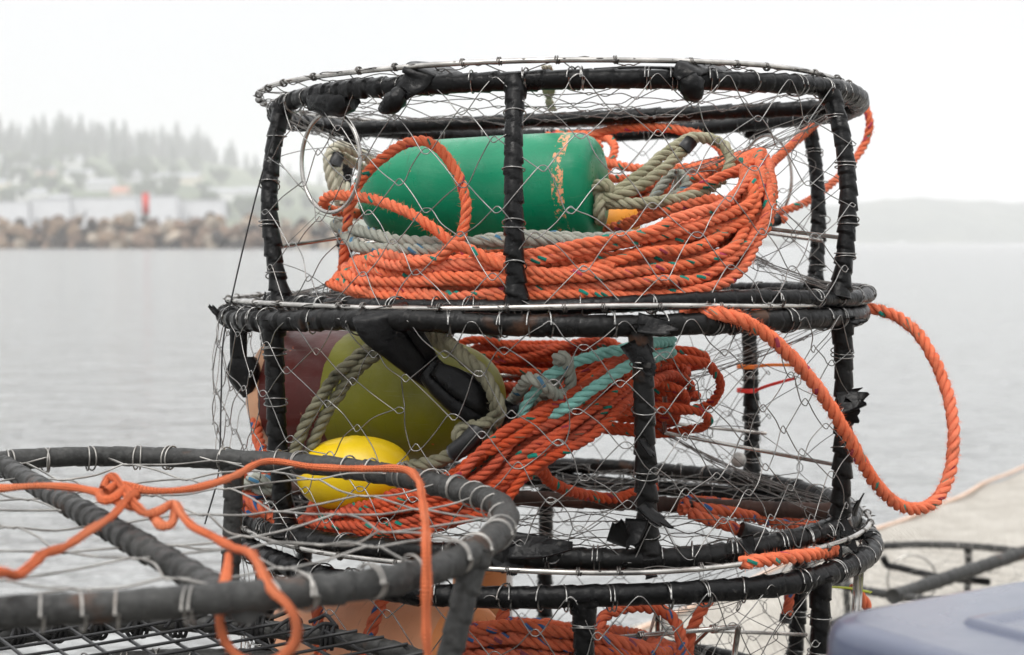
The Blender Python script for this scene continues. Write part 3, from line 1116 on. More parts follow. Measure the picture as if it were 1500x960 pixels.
# tail of that line pulled out through the right-hand netting and hung behind the pot
mb = MB()
rope(mb, [at(1120, 250, 2.36), at(1150, 222, 2.46), at(1185, 190, 2.56), at(1215, 165, 2.66), at(1240, 146, 2.74), at(1262, 150, 2.76), at(1274, 180, 2.76), at(1266, 212, 2.76), at(1245, 242, 2.74), at(1215, 272, 2.70), at(1180, 297, 2.66), at(1140, 312, 2.62), at(1125, 322, 2.60), at(1150, 322, 2.62)], R_O * .98, fuzz=800)
o = mb.build('rope_tail', M_ORANGE)
tag(o, 'orange rope end looping out behind the upper right edge of the top pot', 'rope')
mb = MB(); tube(mb, [at(1122, 326, 2.59), at(1140, 322, 2.60)], .0105, 10); mb.build('tape_wrap', M_TAPE, o)

# grey rope beneath the buoy
mb = MB()
rope(mb, [at(490, 330, 2.26), at(512, 338, 2.19), at(535, 340, 2.13), at(580, 352, 2.09), at(650, 356, 2.07), at(720, 354, 2.06), at(800, 352, 2.055), at(880, 356, 2.05), at(950, 345, 2.05), at(1000, 330, 2.06), at(1040, 322, 2.07), at(1075, 330, 2.10), at(1100, 322, 2.14), at(1098, 305, 2.18), at(1080, 300, 2.2)], .0088, fuzz=400)
rope(mb, [at(498, 322, 2.3), at(508, 346, 2.18), at(530, 362, 2.11), at(590, 366, 2.08), at(650, 366, 2.06), at(710, 352, 2.06), at(780, 346, 2.06), at(860, 350, 2.06), at(930, 346, 2.06), at(985, 332, 2.07), at(1030, 318, 2.08)], .0088, fuzz=400)
rope(mb, [at(950, 300, 2.25), at(968, 275, 2.27), at(985, 256, 2.28), at(1000, 258, 2.28), at(1005, 275, 2.26), at(985, 290, 2.24), at(960, 305, 2.24), at(940, 320, 2.24)], .0080, fuzz=300)
o = mb.build('grey_rope', M_GREY_ROPE)
tag(o, 'doubled pale grey rope running under the green buoy above the orange coil', 'rope', 'ropes in the crab pots')
# cream rope at the upper left
mb = MB()
rope(mb, [at(545, 236, 2.50), at(520, 222, 2.47), at(498, 214, 2.45), at(484, 225, 2.43), at(482, 250, 2.42), at(490, 280, 2.42), at(500, 300, 2.42)], .0088, fuzz=300)
rope(mb, [at(540, 250, 2.52), at(515, 238, 2.49), at(499, 228, 2.47), at(494, 245, 2.46), at(500, 275, 2.45), at(512, 300, 2.44)], .0085, fuzz=300)
rope(mb, [at(505, 270, 2.42), at(516, 295, 2.40), at(522, 318, 2.36)], .0078, fuzz=200)
o = mb.build('cream_rope', M_WHITE_ROPE)
tag(o, 'cream rope bight with a black tape band behind the steel ring at the upper left', 'rope', 'ropes in the crab pots')
mb = MB(); tube(mb, [at(490, 242, 2.42), at(492, 236, 2.42), at(495, 230, 2.43)], .0105, 10); mb.build('tape_wrap', M_TAPE, o)
# small yellow-orange float peeping out behind the green buoy
mb = MB(); lathe(mb, [(-.05, .001), (-.045, .018), (-.025, .036), (0, .042), (.025, .036), (.045, .018), (.05, .006)], at(892, 330, 2.36), (1, .2, .25), 28)
o = mb.build('float', mat_plain('amber_float_plastic', (.80, .30, .02), .45, .12, 20, .15, 60))
tag(o, 'small amber float half hidden behind the flat end of the green buoy', 'float', 'small floats in the crab pots')
# frayed scrap of bait twine caught in the lid
mb = MB()
for k in range(9):
    x = 805 + random.uniform(-7, 7)
    rope(mb, [at(800 + random.uniform(-6, 6), 98, 2.02 + .02 * random.random()), at(x, 112, 2.2), at(805 + random.uniform(-9, 9), 135, 2.35), at(808 + random.uniform(-10, 10), 150, 2.37), at(810 + random.uniform(-6, 6), 162, 2.38)], .0022, n=5, fuzz=600)
tag(mb.build('frayed_twine', M_WHITE_ROPE), 'frayed scrap of pale twine caught in the netting lid of the top pot', 'twine')

# ------------------------------------------------------------------ middle pot contents
ax0, ax1 = at(405, 572, 2.325), at(726, 592, 2.150)
axis = ax1 - ax0; LB = np.linalg.norm(axis); axis /= LB
rb = .095
prof = [(.0, .012), (.001, rb * .5), (.004, rb * .86), (.014, rb * .95), (.03, rb * .98), (LB * .25, rb), (LB * .5, rb), (LB * .6, rb * .985)] + \
       [(LB * (.62 + .38 * math.sin(a)), rb * .98 * max(.02, math.cos(a)) ** .6) for a in np.linspace(.1, PI / 2 - .04, 14)] + [(LB, .001)]
mb = MB(); lathe(mb, prof, ax0, axis, 56)
o = mb.build('buoy', mat_buoy('maroon_and_olive_paint', [(0, (.62, .34, .20)), (.034, (.080, .012, .009)), (LB * .38, (.175, .175, .010))], .5, (.55, .12, .03), .36, None, .735, .12))
tag(o, 'buoy painted maroon and olive with a bare peach end, in the middle pot', 'buoy', 'buoys in the crab pots')
# yellow float
ya = V3(.16, -.03, .012); ya /= np.linalg.norm(ya)
yc = at(519, 694, fd(513, M2, .085))
prof = [(.0790 * math.sin(a), .0510 * max(.03, math.cos(a)) ** .82 + (.0007 if abs(a - .03) < .06 else 0)) for a in np.concatenate([np.linspace(-PI / 2, -.1, 12), [-.04, -.02, .02, .05, .08], np.linspace(.14, PI / 2 - .28, 10)])] + [(.0758, .0105), (.066, .0095), (.05, .0095)]
mb = MB(); lathe(mb, prof, yc, ya, 44)
k = NT('yellow_float_plastic')
ob = k.obj()
c = k.ramp(k.noise(ob, 14, 4), [(.3, (.80, .56, .006)), (.7, (.74, .48, .006))])
c = k.mix(k.ramp(k.noise(ob, 60, 3), [(.70, 0.), (.76, .5)]), c, (.30, .20, .03))
k.set(Base_Color=c, Roughness=.36, Specular_IOR_Level=.45); k.bump(k.noise(ob, 45, 3), .12, .003)
yo = mb.build('float', k.m)
tag(yo, 'yellow egg-shaped float under the maroon and olive buoy', 'float', 'small floats in the crab pots')
mb = MB(); lathe(mb, [(.0690, .0095), (.0735, .0125), (.0745, .0100), (.070, .0080)], yc, ya, 24); mb.build('bore_rim', mat_plain('navy_plastic', (.01, .02, .07), .4, .2, 30, 0), yo)
# sooty rope tied from float to buoy
mb = MB()
q0 = fd(560, M1, .10)
rope(mb, [yc + ya * .06, at(600, 684, 2.01), at(640, 676, 1.99), at(675, 660, 1.985), at(700, 640, 1.98), at(724, 610, 1.965), at(724, 580, 1.955), at(708, 550, 1.955), at(682, 525, 1.97), at(650, 505, 2.07), at(620, 490, 2.09)], .0098, fuzz=300)
rope(mb, [at(645, 490, 2.09), at(668, 510, 2.0), at(695, 535, 1.965), at(718, 565, 1.95), at(732, 600, 1.95), at(722, 628, 1.97)], .0085, fuzz=300)
knot(mb, at(700, 642, 1.965), V3(1, 0, .3), V3(-.3, -.4, 1), V3(.2, -1, 0), .0082, .026)
rope(mb, [at(672, 650, 1.975), at(672, 632, 1.965), at(690, 622, 1.96), at(706, 628, 1.96), at(718, 645, 1.96), at(728, 655, 1.965)], .0085, fuzz=300)
for dx, dd in ((0, 0), (23, .003)):
    rope(mb, [at(424 + dx, 690, 2.06 + dd), at(432 + dx, 660, 2.055 + dd), at(448 + dx, 620, 2.05 + dd), at(468 + dx, 585, 2.045 + dd), at(495 + dx, 548, 2.04 + dd), at(530 + dx, 518, 2.045 + dd), at(570 + dx, 498, 2.06 + dd)], .0086, fuzz=300)
o = mb.build('sooty_rope', M_DARK_ROPE)
tag(o, 'sooty grey rope doubled across the maroon and olive buoy', 'rope', 'ropes in the crab pots')
mb = MB(); tube(mb, cr([at(664, 664, 1.96), at(680, 652, 1.95), at(696, 636, 1.948), at(700, 630, 1.95)], 4), .0125, 12); mb.build('tape_wrap', M_TAPE, o)
# teal rope
mb = MB()
rope(mb, [at(985, 500, 2.10), at(945, 505, 2.02), at(918, 511, 1.975), at(880, 519, 1.965), at(840, 532, 1.96), at(805, 550, 1.965), at(785, 572, 1.97), at(772, 592, 1.975), at(766, 608, 1.975), at(775, 620, 1.97), at(800, 614, 1.965), at(840, 590, 1.96), at(880, 562, 1.96), at(918, 538, 1.97), at(945, 528, 2.0), at(985, 515, 2.10)], .0078, fuzz=250)
o = mb.build('teal_rope', M_TEAL_ROPE)
tag(o, 'teal rope bight running down to the middle of the pot above the orange bundle', 'rope', 'ropes in the crab pots')
mb = MB()
rope(mb, [at(745, 595, 2.06), at(762, 572, 1.99), at(772, 556, 1.96), at(788, 558, 1.942), at(805, 570, 1.945), at(815, 580, 1.965), at(835, 572, 1.985), at(834, 548, 1.97), at(828, 525, 1.945), at(818, 524, 1.948), at(820, 545, 1.98), at(800, 580, 2.0), at(770, 598, 2.05)], .0085, fuzz=250)
o = mb.build('knotted_rope', M_GREY_ROPE)
tag(o, 'weathered grey rope hitched around the teal rope', 'rope', 'ropes in the crab pots')
# orange coil of the middle pot
fm = lambda px, off: fd(px, M2, off)
ctrl = [
    (440, 780, 480, 745, fm(450, .07), .016),
    (500, 786, 520, 742, fm(510, .04), .018),
    (580, 784, 580, 728, fm(580, .035), .018),
    (660, 768, 650, 705, fm(650, .035), .018),
    (730, 735, 700, 670, fm(710, .04), .018),
    (790, 690, 750, 632, fm(770, .05), .018),
    (850, 640, 810, 588, fm(830, .07), .018),
    (905, 595, 880, 535, fm(890, .11), .020),
    (940, 565, 930, 510, 2.12, .025),
    (975, 555, 965, 512, 2.20, .025),
    (1000, 555, 985, 520, 2.30, .025),
    (985, 570, 975, 530, 2.40, .025),
    (950, 585, 940, 530, 2.48, .025),
    (890, 592, 880, 498, 2.52, .02),
    (790, 604, 775, 494, 2.54, .02),
    (690, 626, 670, 500, 2.52, .02),
    (570, 700, 560, 640, 2.44, .02),
    (470, 755, 480, 715, 2.28, .02),
]
turns = []
for l, ts in ((0, (.0, .17, .34, .5, .67, .84, 1.0)), (1, (.08, .26, .42, .6, .76, .92)), (2, (.05, .35, .7, 1.)), (3, (.15, .5, .85))):
    turns += [(t, l) for t in ts]
mb = MB()
bundle(mb, ctrl, turns, .0068, jit=6)
for (x1, y0, y1, d) in ((1055, 528, 600, 2.20), (1012, 545, 592, 2.26), (1038, 598, 632, 2.22), (1034, 512, 540, 2.30), (1005, 562, 612, 2.21), (1020, 575, 585, 2.3), (990, 600, 625, 2.27), (1000, 530, 548, 2.24)):
    h = (y1 - y0) / 2
    rope(mb, [at(850, y0 + 22, d - .08), at(900, y0 + 8, d - .06), at(950, y0 - 2, d - .04), at(x1 - 30, y0 + 2, d - .01), at(x1 - 9, y0 + h * .45, d), at(x1, y0 + h, d + .02), at(x1 - 9, y0 + h * 1.6, d + .04), at(x1 - 32, y1 - 2, d + .06), at(970, y1 + 3, d + .08), at(920, y1 + 1, d + .10), at(860, y1 - 6, d + .12)], .0070, fuzz=300)
rope(mb, [at(745, 690, 2.02), at(790, 690, 2.06), at(805, 705, 2.12), at(830, 718, 2.2), at(870, 728, 2.26), at(905, 730, 2.3), at(930, 722, 2.34), at(960, 712, 2.38)], .0083, fuzz=300)
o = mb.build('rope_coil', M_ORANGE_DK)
tag(o, 'deep orange rope bundle slanting across the middle pot under the yellow float', 'rope coil', 'orange rope coils')
# orange and grey ends by the left post
mb = MB()
rope(mb, [at(372, 600, 2.26), at(378, 640, 2.22), at(390, 690, 2.14), at(382, 720, 2.10), at(362, 730, 2.10), at(365, 748, 2.10), at(390, 750, 2.08), at(410, 765, 2.06)], .0088, fuzz=300)
rope(mb, [at(355, 700, 2.14), at(362, 728, 2.10), at(380, 745, 2.08), at(400, 758, 2.07)], .0088, fuzz=300)
tag(mb.build('rope_end', M_ORANGE_PALE), 'short faded orange rope hanging beside the left post of the middle pot', 'rope')
mb = MB()
rope(mb, [at(358, 712, 2.10), at(372, 702, 2.08), at(395, 706, 2.08), at(410, 712, 2.08)], .0088, fuzz=300)
rope(mb, [at(372, 716, 2.10), at(390, 718, 2.085), at(410, 722, 2.085)], .0080, fuzz=300)
tag(mb.build('rope_end', M_GREY_ROPE), 'short grey rope turn beside the left post above the faded orange end', 'rope', 'ropes in the crab pots')

# big orange loop hanging out at the right
mb = MB()
rope(mb, [at(1000, 462, 1.985), at(1025, 459, 1.945), at(1060, 461, 1.925), at(1100, 475, 1.925), at(1150, 514, 1.95), at(1200, 572, 1.99), at(1238, 632, 2.02), at(1270, 690, 2.06), at(1305, 732, 2.10), at(1342, 746, 2.13), at(1376, 728, 2.16), at(1394, 680, 2.19), at(1396, 620, 2.21), at(1386, 570, 2.24), at(1365, 520, 2.27), at(1338, 482, 2.30), at(1300, 458, 2.33), at(1262, 452, 2.34), at(1230, 457, 2.30), at(1190, 459, 2.22), at(1150, 460, 2.18), at(1110, 459, 2.17), at(1080, 462, 2.2)], .0090, fuzz=2600)
o = mb.build('rope_loop', M_ORANGE)
tag(o, 'thick frayed orange rope loop hanging out to the right over the water', 'rope')
mb = MB(); tube(mb, [at(1212, 458, 2.26), at(1243, 455, 2.315)], .0108, 12); mb.build('tape_wrap', M_TAPE, o)
# scrap caught between middle and third pot
mb = MB()
rope(mb, [at(1085, 826, fd(1085, H3) + .004), at(1110, 822, fd(1110, H3) - .004), at(1150, 817, fd(1150, H3) - .004), at(1190, 812, fd(1190, H3) + .0), at(1222, 806, 2.08)], .0090, fuzz=1200)
tag(mb.build('rope_scrap', M_ORANGE), 'short length of orange rope pinched between the middle and third pots', 'rope')

# ------------------------------------------------------------------ third pot contents
ax0, ax1 = at(415, 960, 2.30), at(705, 975, 2.085)
axis = ax1 - ax0; LB = np.linalg.norm(axis); axis /= LB
rb = .098
prof = [(-.02, .01), (-.018, rb * .45)] + [(LB * .3 * (1 - math.cos(a)) - .018, rb * math.sin(a) ** .7) for a in np.linspace(.35, PI / 2, 10)] + \
       [(LB * .5, rb), (LB * .8, rb * .98), (LB * .9, rb * .94), (LB * .96, rb * .86), (LB * .985, rb * .76), (LB * .99, rb * .5), (LB * .985, rb * .2), (LB * .98, .01)]
mb = MB(); lathe(mb, prof, ax0, axis, 56)
o = mb.build('buoy', mat_buoy('peach_foam', [(0, (.66, .31, .17)), (LB * .93, (.72, .27, .09))], .5, (.20, .10, .06), .5, None, .72, .06))
tag(o, 'big bare peach foam buoy in the third pot, low behind the grey pot', 'buoy', 'buoys in the crab pots')
mb = MB()
lathe(mb, [(0, .010), (.002, .040), (.01, .050), (.02, .052), (.20, .052), (.23, .045), (.235, .01)], at(703, 990, 2.62), (.03, 0, 1), 36)
o = mb.build('buoy', mat_buoy('tan_foam', [(0, (.50, .20, .07))], .5, (.2, .1, .05), .5, None, .75, .06))
tag(o, 'narrow tan foam buoy standing upright at the back of the third pot', 'buoy', 'buoys in the crab pots')
mb = MB()
lathe(mb, [(0, .005), (.001, .012), (.2, .012), (.205, .005)], at(741, 985, 2.60), (0, 0, 1), 20)
tag(mb.build('white_pipe', mat_plain('white_plastic', (.7, .7, .68), .4, .08, 20, .1)), 'slim white plastic pipe beside the narrow tan foam buoy', 'pipe')
for P_, r_, lab in (([at(575, 850, 2.10), at(560, 880, 2.065), at(545, 920, 2.045), at(530, 965, 2.03)], .0090, 'faded orange rope slanting across the middle of the big peach buoy'),
                    ([at(462, 870, 2.16), at(466, 900, 2.12), at(468, 935, 2.10), at(470, 970, 2.09)], .0090, 'faded orange rope upright around the left part of the big peach buoy'),
                    ([at(625, 850, 2.12), at(640, 880, 2.13), at(655, 915, 2.13), at(670, 935, 2.12), at(665, 975, 2.09)], .0080, 'thin faded rope behind the hanging cord at the right end of the peach buoy'),
                    ([at(410, 912, 2.24), at(398, 922, 2.24), at(400, 940, 2.22), at(420, 965, 2.2)], .0080, 'short faded rope bight just left of the big peach buoy')):
    mb = MB(); rope(mb, P_, r_, fuzz=250)
    tag(mb.build('buoy_rope', M_ORANGE_PALE), lab, 'rope', 'ropes in the crab pots')
fb = lambda px, off: fd(px, B1, off)
ctrl = [
    (660, 985, 690, 925, fb(680, .12), .02),
    (730, 975, 740, 915, fb(740, .09), .02),
    (800, 975, 800, 918, fb(800, .08), .02),
    (870, 975, 870, 930, fb(870, .08), .02),
    (940, 985, 930, 945, fb(930, .09), .02),
    (985, 990, 965, 955, fb(970, .14), .02),
    (990, 970, 960, 945, 2.2, .02),
    (930, 950, 920, 930, 2.36, .02),
    (830, 945, 830, 915, 2.42, .02),
    (740, 950, 740, 915, 2.4, .02),
    (670, 970, 690, 925, 2.28, .02),
]
turns = [(t, l) for l in range(4) for t in (.0, .3, .6, .95)]
mb = MB(); bundle(mb, ctrl, turns, .0085, jit=6, fuzz=150)
rope(mb, [at(762, 870, 2.10), at(742, 890, 2.08), at(734, 915, 2.06), at(740, 945, 2.05), at(735, 980, 2.05)], .0085, fuzz=250)
rope(mb, [at(880, 940, 2.03), at(878, 915, 2.04), at(895, 897, 2.06), at(930, 889, 2.08), at(965, 893, 2.1), at(988, 910, 2.1), at(998, 935, 2.08), at(998, 980, 2.06)], .0085, fuzz=300)
rope(mb, [at(1050, 868, 2.16), at(1030, 890, 2.15), at(1015, 920, 2.14), at(1008, 950, 2.13), at(1008, 985, 2.13)], .0085, fuzz=300)
tag(mb.build('rope_coil', M_ORANGE_PALE), 'dull orange rope coil at the bottom of the picture in the third pot', 'rope coil', 'orange rope coils')
mb = MB()
rope(mb, [at(1000, 738, 2.24), at(1030, 745, 2.22), at(1080, 752, 2.24), at(1130, 765, 2.28), at(1170, 775, 2.32)], .0088, fuzz=250)
rope(mb, [at(1005, 732, 2.30), at(1050, 740, 2.30), at(1100, 745, 2.32), at(1150, 757, 2.36), at(1185, 768, 2.38)], .0088, fuzz=250)
rope(mb, [at(1010, 752, 2.18), at(1050, 765, 2.17), at(1090, 780, 2.18), at(1110, 785, 2.2)], .0088, fuzz=250)
rope(mb, [at(1170, 775, 2.32), at(1195, 768, 2.36), at(1185, 758, 2.42), at(1130, 750, 2.44), at(1060, 738, 2.40), at(1010, 735, 2.33), at(1000, 748, 2.22)], .0088, fuzz=250)
for P in range(0):
    pass
o = mb.build('rope_hank', M_ORANGE_PALE)
o.location = (0, 0, .0)
tag(o, 'small faded orange rope hank lying under the floor netting of the middle pot', 'rope', 'ropes in the crab pots')
mb = MB()
tube(mb, cr([at(1085, 776, 2.17), at(1102, 782, 2.175), at(1118, 786, 2.19)], 3), .0120, 10)
mb.build('tape_wrap', M_TAPE, o)
mb = MB(); tube(mb, cr([at(1008, 742, 2.235), at(1020, 744, 2.225)], 3), .0105, 10)
mb.build('tape_wrap', M_TAPE, o)
# rope end with a taped tip and a yellow-green zip tie at the right of the third pot
mb = MB(); rope(mb, [at(1158, 862, 2.42), at(1156, 880, 2.41), at(1152, 902, 2.40)], .0085, fuzz=200)
o = mb.build('rope_end', M_ORANGE_PALE); tag(o, 'orange rope end with a black taped tip dangling at the right of the third pot', 'rope')
mb = MB(); tube(mb, [at(1152, 901, 2.40), at(1150, 911, 2.40)], .0098, 10); mb.build('tape_wrap', M_TAPE, o)
mb = MB(); ribbon(mb, [at(1180, 859, 2.42), at(1215, 860, 2.36), at(1245, 862, 2.33), at(1276, 868, 2.3)], .006, .0012, 5, nup=(0, -.4, 1))
tag(mb.build('zip_tie', mat_plain('lime_plastic', (.55, .62, .02), .4, .05, 20, 0)), 'lime green zip tie sticking out at the right of the third pot', 'zip tie')
mb = MB()
bar(mb, [at(1256, 838, 2.30), at(1252, 900, 2.30)], .0055, n=1); bar(mb, [at(1262, 838, 2.31), at(1258, 895, 2.31)], .004, n=1)
mb.build('hook_rod', M_STEEL, low_pot)
mb = MB(); rope(mb, [at(1250, 858, 2.34), at(1262, 876, 2.34), at(1272, 890, 2.34)], .0085, fuzz=200)
tag(mb.build('rope_end', M_ORANGE), 'short orange rope end behind the steel rods at the right edge of the third pot', 'rope')
# extra gate rod in the third pot
mb = MB()
g0, g1 = at(870, 938, 2.06), at(1082, 918, 2.16)
bar(mb, [g0, g1], .0038, n=1); bar(mb, [g1, at(1072, 985, 2.16)], .0042, n=1)
bar(mb, [at(945, 931, 2.095), at(940, 985, 2.095)], .003, n=1); bar(mb, [at(1040, 922, 2.14), at(975, 985, 2.2)], .0025, n=1)
for q in (.3, .55, .8):
    loop_wire(mb, g0 * (1 - q) + g1 * q, g1 - g0, .0055, .0013, 3)
mb.build('gate_rod', M_STEEL, low_pot)

# ------------------------------------------------------------------ grey pot at the lower left
LC = (-.405, 1.525)
L1 = Ring((LC[0], LC[1], -.274), .017, -.005, .396)
L2 = Ring((LC[0] - .01, LC[1] + .01, -.487), .012, 0, .392)


def grid_floor(root):
    mb = MB()
    for k in range(-9, 10):
        o_ = k * .043
        h = math.sqrt(max(.39 ** 2 - o_ ** 2, 0))
        for dirn, dz in ((0, .010), (1, .014)):
            ca, sa = (math.cos(.62), math.sin(.62))
            a = (o_, -h) if dirn == 0 else (-h, o_)
            b = (o_, h) if dirn == 0 else (h, o_)
            P = [L2.xy(x * ca - y * sa, x * sa + y * ca, dz) for x, y in (a, b)]
            bar(mb, [P[0], (P[0] + P[1]) / 2 - V3(0, 0, .006), P[1]], .0021, n=6)
    mb.build('grid_floor', M_TAPE, root)
    mb = MB()
    for a in np.arange(150, 215, 7.5):
        c = L2.p(a); t = L2.tan(a)
        loop_wire(mb, c, t, .0150, .0026, 3, .5)
        P0 = L2.p(a, 0, .015)
        bar(mb, [P0, L2.p(a + 2, 0, .026), L2.p(a + 4, .006, .020), L2.p(a + 6.5, .01, .012)], .0026, n=5)
        bar(mb, [P0, L2.p(a + 1, -.02, .020), L2.p(a + 3, -.04, .006)], .0024, n=4)
    mb.build('twine_lashing', M_DOTROPE, root)


Lp0 = at(0, 687, 1.85); Lp1 = at(345, 848, 1.235)
grey_pot = crab_pot('crab_pot', 'worn grey crab pot with an orange cord tied over its lid', L1, L2, [(70, 57), (172, 172), (250, 250), (335, 335)],
                    R=.0125, Rb=.0110, bow=.0, hoop=None, lid=True, lid_sag=.010, mats=(M_RUB_GREY, M_WIRE_DULL), net_mat=M_WIRE_DULL, cross=(L1.p(213, 0, -.004), L1.p(30, 0, -.006)),
                    cross_r=.0120, rows=3, nu=24, side=False, floor_fn=grid_floor, lid_cell=(.15, .125), lid_rot=-.10, net_r=.0012, ties=52)
mb = MB()
bar(mb, [at(585, 710, fd(650, L1) + .55), at(620, 712, 1.86), at(650, 712, 1.80)], .0042, n=2)
mb.build('lid_rod', M_STEEL, grey_pot)
# pots beneath it
GS0, GS1 = Ring((LC[0], LC[1], -.530), 0, 0, .394), Ring((LC[0], LC[1], -.775), 0, 0, .394)
gs = crab_pot('crab_pot', 'grey crab pot under the one with the orange cord, second in the left stack', GS0, GS1, [20, 80, 140, 200, 260, 320], R=.0125, mats=(M_RUB_GREY, M_WIRE_DULL), rows=5, nu=20)
dup(gs, (.01, 0, -.280), 'grey crab pot third in the short left stack', 'crab pots stacked on the quay')
dup(gs, (0, .01, -.562), 'lowest grey crab pot of the short left stack, standing on the quay', 'crab pots stacked on the quay')


# orange braided cord tied on the grey pot
def Lz(px, py):
    """Point just above the grey pot's lid seen at that pixel."""
    d = 1.2
    for _ in range(30):
        P = at(px, py, d)
        zt = L1.c[2] + .014 - .017 * (P[0] - LC[0]) + .005 * (P[1] - LC[1])
        d *= (EYE - zt) / (EYE - P[2])
    return at(px, py, d)


def cord(mb, pts, r=.0040):
    P, s, L = resample(cr(pts, 10), .004)
    rr = r * (1 + .09 * np.sin(s * 130 + 2 * np.sin(s * 31)) + .07 * np.sin(s * 57))
    th = np.linspace(0, 2 * PI, 10, endpoint=False)
    r2 = rr[:, None] * (1 + .10 * np.cos(2 * th[None] + 3 * np.sin(s * 14)[:, None]))
    tube(mb, P, r2, 10, s=s)
    m = int(L * 1500)
    i = RNG.integers(1, len(P) - 1, m)
    d = RNG.normal(0, 1, (m, 3)); d /= np.linalg.norm(d, axis=1)[:, None]
    w = np.cross(d, RNG.normal(0, 1, (m, 3))); w = w / np.linalg.norm(w, axis=1)[:, None] * .00025
    b = P[i] + d * rr[i][:, None] * .9
    mb.add(np.stack([b - w, b + w, b + d * RNG.uniform(.001, .004, m)[:, None]], 1).reshape(-1, 3), None, np.arange(3 * m).reshape(-1, 3))


KX = Lz(168, 738)
up = lambda P, h: P + V3(0, 0, h)
mb = MB()
cord(mb, [up(Lz(-60, 722), .004), up(Lz(0, 724), .006), up(Lz(60, 723), .008), up(Lz(110, 729), .010), up(Lz(150, 738), .010), up(Lz(175, 745), .006), up(Lz(200, 756), .008)])
cord(mb, [up(Lz(155, 742), .014), up(Lz(175, 736), .018), up(Lz(215, 736), .012), up(Lz(260, 733), .010), up(Lz(300, 726), .010), up(Lz(345, 710), .010), up(Lz(380, 695), .013), up(Lz(410, 692), .012), up(Lz(460, 697), .010), up(Lz(530, 700), .010), up(Lz(580, 702), .012), up(Lz(603, 708), .012), up(Lz(615, 722), .010)])
cord(mb, [up(Lz(615, 722), .010), up(Lz(620, 750), .006), up(Lz(624, 785), .006), up(Lz(624, 815), .012), at(625, 850, 1.27), at(624, 900, 1.265), at(625, 940, 1.26), at(630, 985, 1.26)])
cord(mb, [up(Lz(150, 735), .012), up(Lz(160, 728), .02), up(Lz(172, 735), .022), up(Lz(186, 748), .016), up(Lz(200, 760), .012), up(Lz(215, 768), .010), up(Lz(235, 770), .014), up(Lz(255, 766), .018), up(Lz(270, 778), .012), up(Lz(285, 786), .008), up(Lz(310, 795), .006), up(Lz(340, 812), .006), up(Lz(370, 832), .010), at(395, 860, 1.185), at(420, 885, 1.17), at(434, 912, 1.17), at(430, 945, 1.175), at(400, 968, 1.18), at(360, 968, 1.185), at(330, 940, 1.19), at(322, 905, 1.195), at(326, 870, 1.21), up(Lz(332, 832), -.004), up(Lz(335, 815), .0)])
cord(mb, [up(Lz(200, 752), .018), up(Lz(190, 755), .018), up(Lz(165, 768), .008), up(Lz(130, 788), .006), up(Lz(95, 812), .006), up(Lz(65, 822), .006), up(Lz(45, 840), .006), up(Lz(25, 858), .008), up(Lz(5, 878), .020), up(Lz(-20, 900), .026), up(Lz(-50, 930), .0)])
cord(mb, [up(Lz(222, 762), .006), up(Lz(236, 776), .004), up(Lz(252, 776), .006), up(Lz(258, 765), .016)], .0044)
cord(mb, [up(Lz(146, 742), .012), up(Lz(150, 750), .012), up(Lz(165, 752), .014), up(Lz(185, 744), .02), up(Lz(200, 752), .016)], .0042)
tag(mb.build('braided_cord', M_CORD), 'soft orange braided cord knotted over the grey pot at lower left', 'cord')

# ------------------------------------------------------------------ pot on the quay at the right, navy bin
Q1 = Ring((1.46, 5.0, -1.085), 0, .004, .46)
Q2 = Ring((1.46, 5.0, -1.342), 0, 0, .46)
quay_pot = crab_pot('crab_pot', 'black crab pot standing alone on the quay behind the navy bin', Q1, Q2, [(5, 5), (60, 60), (120, 120), (158, 158), (215, 215), (280, 280)], R=.0125, hoop=None, lid=True,
                    mats=(M_RUB_GREY, M_WIRE_DULL), cross=(V3(1.156, 4.60, EYE - 1.075), V3(1.82, 5.31, EYE - 1.075)), cross_r=.021, group=None, lid_cell=(.15, .12), rows=3, nu=20)
mb = MB()
P0, P1 = at(1301, 829, 5.15), at(1450, 853, 5.0)
tube(mb, cr(np.concatenate([[P0 + V3(-.02, 0, .03), P0, P0 * .9 + P1 * .1, (P0 + P1) / 2 - V3(0, 0, .01), P1], np.array([[.006], [.022], [.013], [.013], [.02]])], 1), 6)[:, :3], .012, 10)
mb.build('lid_strap', M_RUB, quay_pot)
th = np.linspace(0, 2 * PI, 40, endpoint=False)
mb = MB(); tube(mb, at(1336, 850, 5.43) + .088 * (np.cos(th)[:, None] * V3(1, 0, 0) + np.sin(th)[:, None] * V3(0, .1, 1)), .0042, 8, True); mb.build('escape_ring', M_STEEL, quay_pot)

# navy bin
A = at(1182, 901, 1.235)
zt = A[2]
e1 = V3(.84, .54, 0); e1 /= np.linalg.norm(e1)
e2 = V3(e1[1], -e1[0], 0)
w1, w2 = .30, .62


def rrect(inset, z, rad=.05, k=8):
    pts = []
    a, b = w1 - inset * 2, w2 - inset * 2
    O = A[:2] + (e1 * inset + e2 * inset)[:2]
    rad = max(.004, rad - inset * .6)
    for cx, cy, a0 in ((a - rad, b - rad, 0), (rad, b - rad, 90), (rad, rad, 180), (a - rad, rad, 270)):
        for t in np.linspace(a0, a0 + 90, k):
            x = cx + rad * math.cos(math.radians(t)); y = cy + rad * math.sin(math.radians(t))
            p = O + x * e1[:2] + y * e2[:2]
            pts.append((p[0], p[1], z))
    return np.array(pts)


def loft(mb, rings, cap=True):
    m = len(rings[0])
    v = np.concatenate(rings)
    mb.add(v, grid_quads(len(rings), m))
    if cap:
        for r_, fl_ in ((rings[-1], 1), (rings[0], -1)):
            c = r_.mean(0)[None]
            j = np.arange(m)
            t = np.stack([np.full(m, m), j, (j + 1) % m], 1)
            mb.add(np.concatenate([r_, c]), None, t[:, ::fl_])


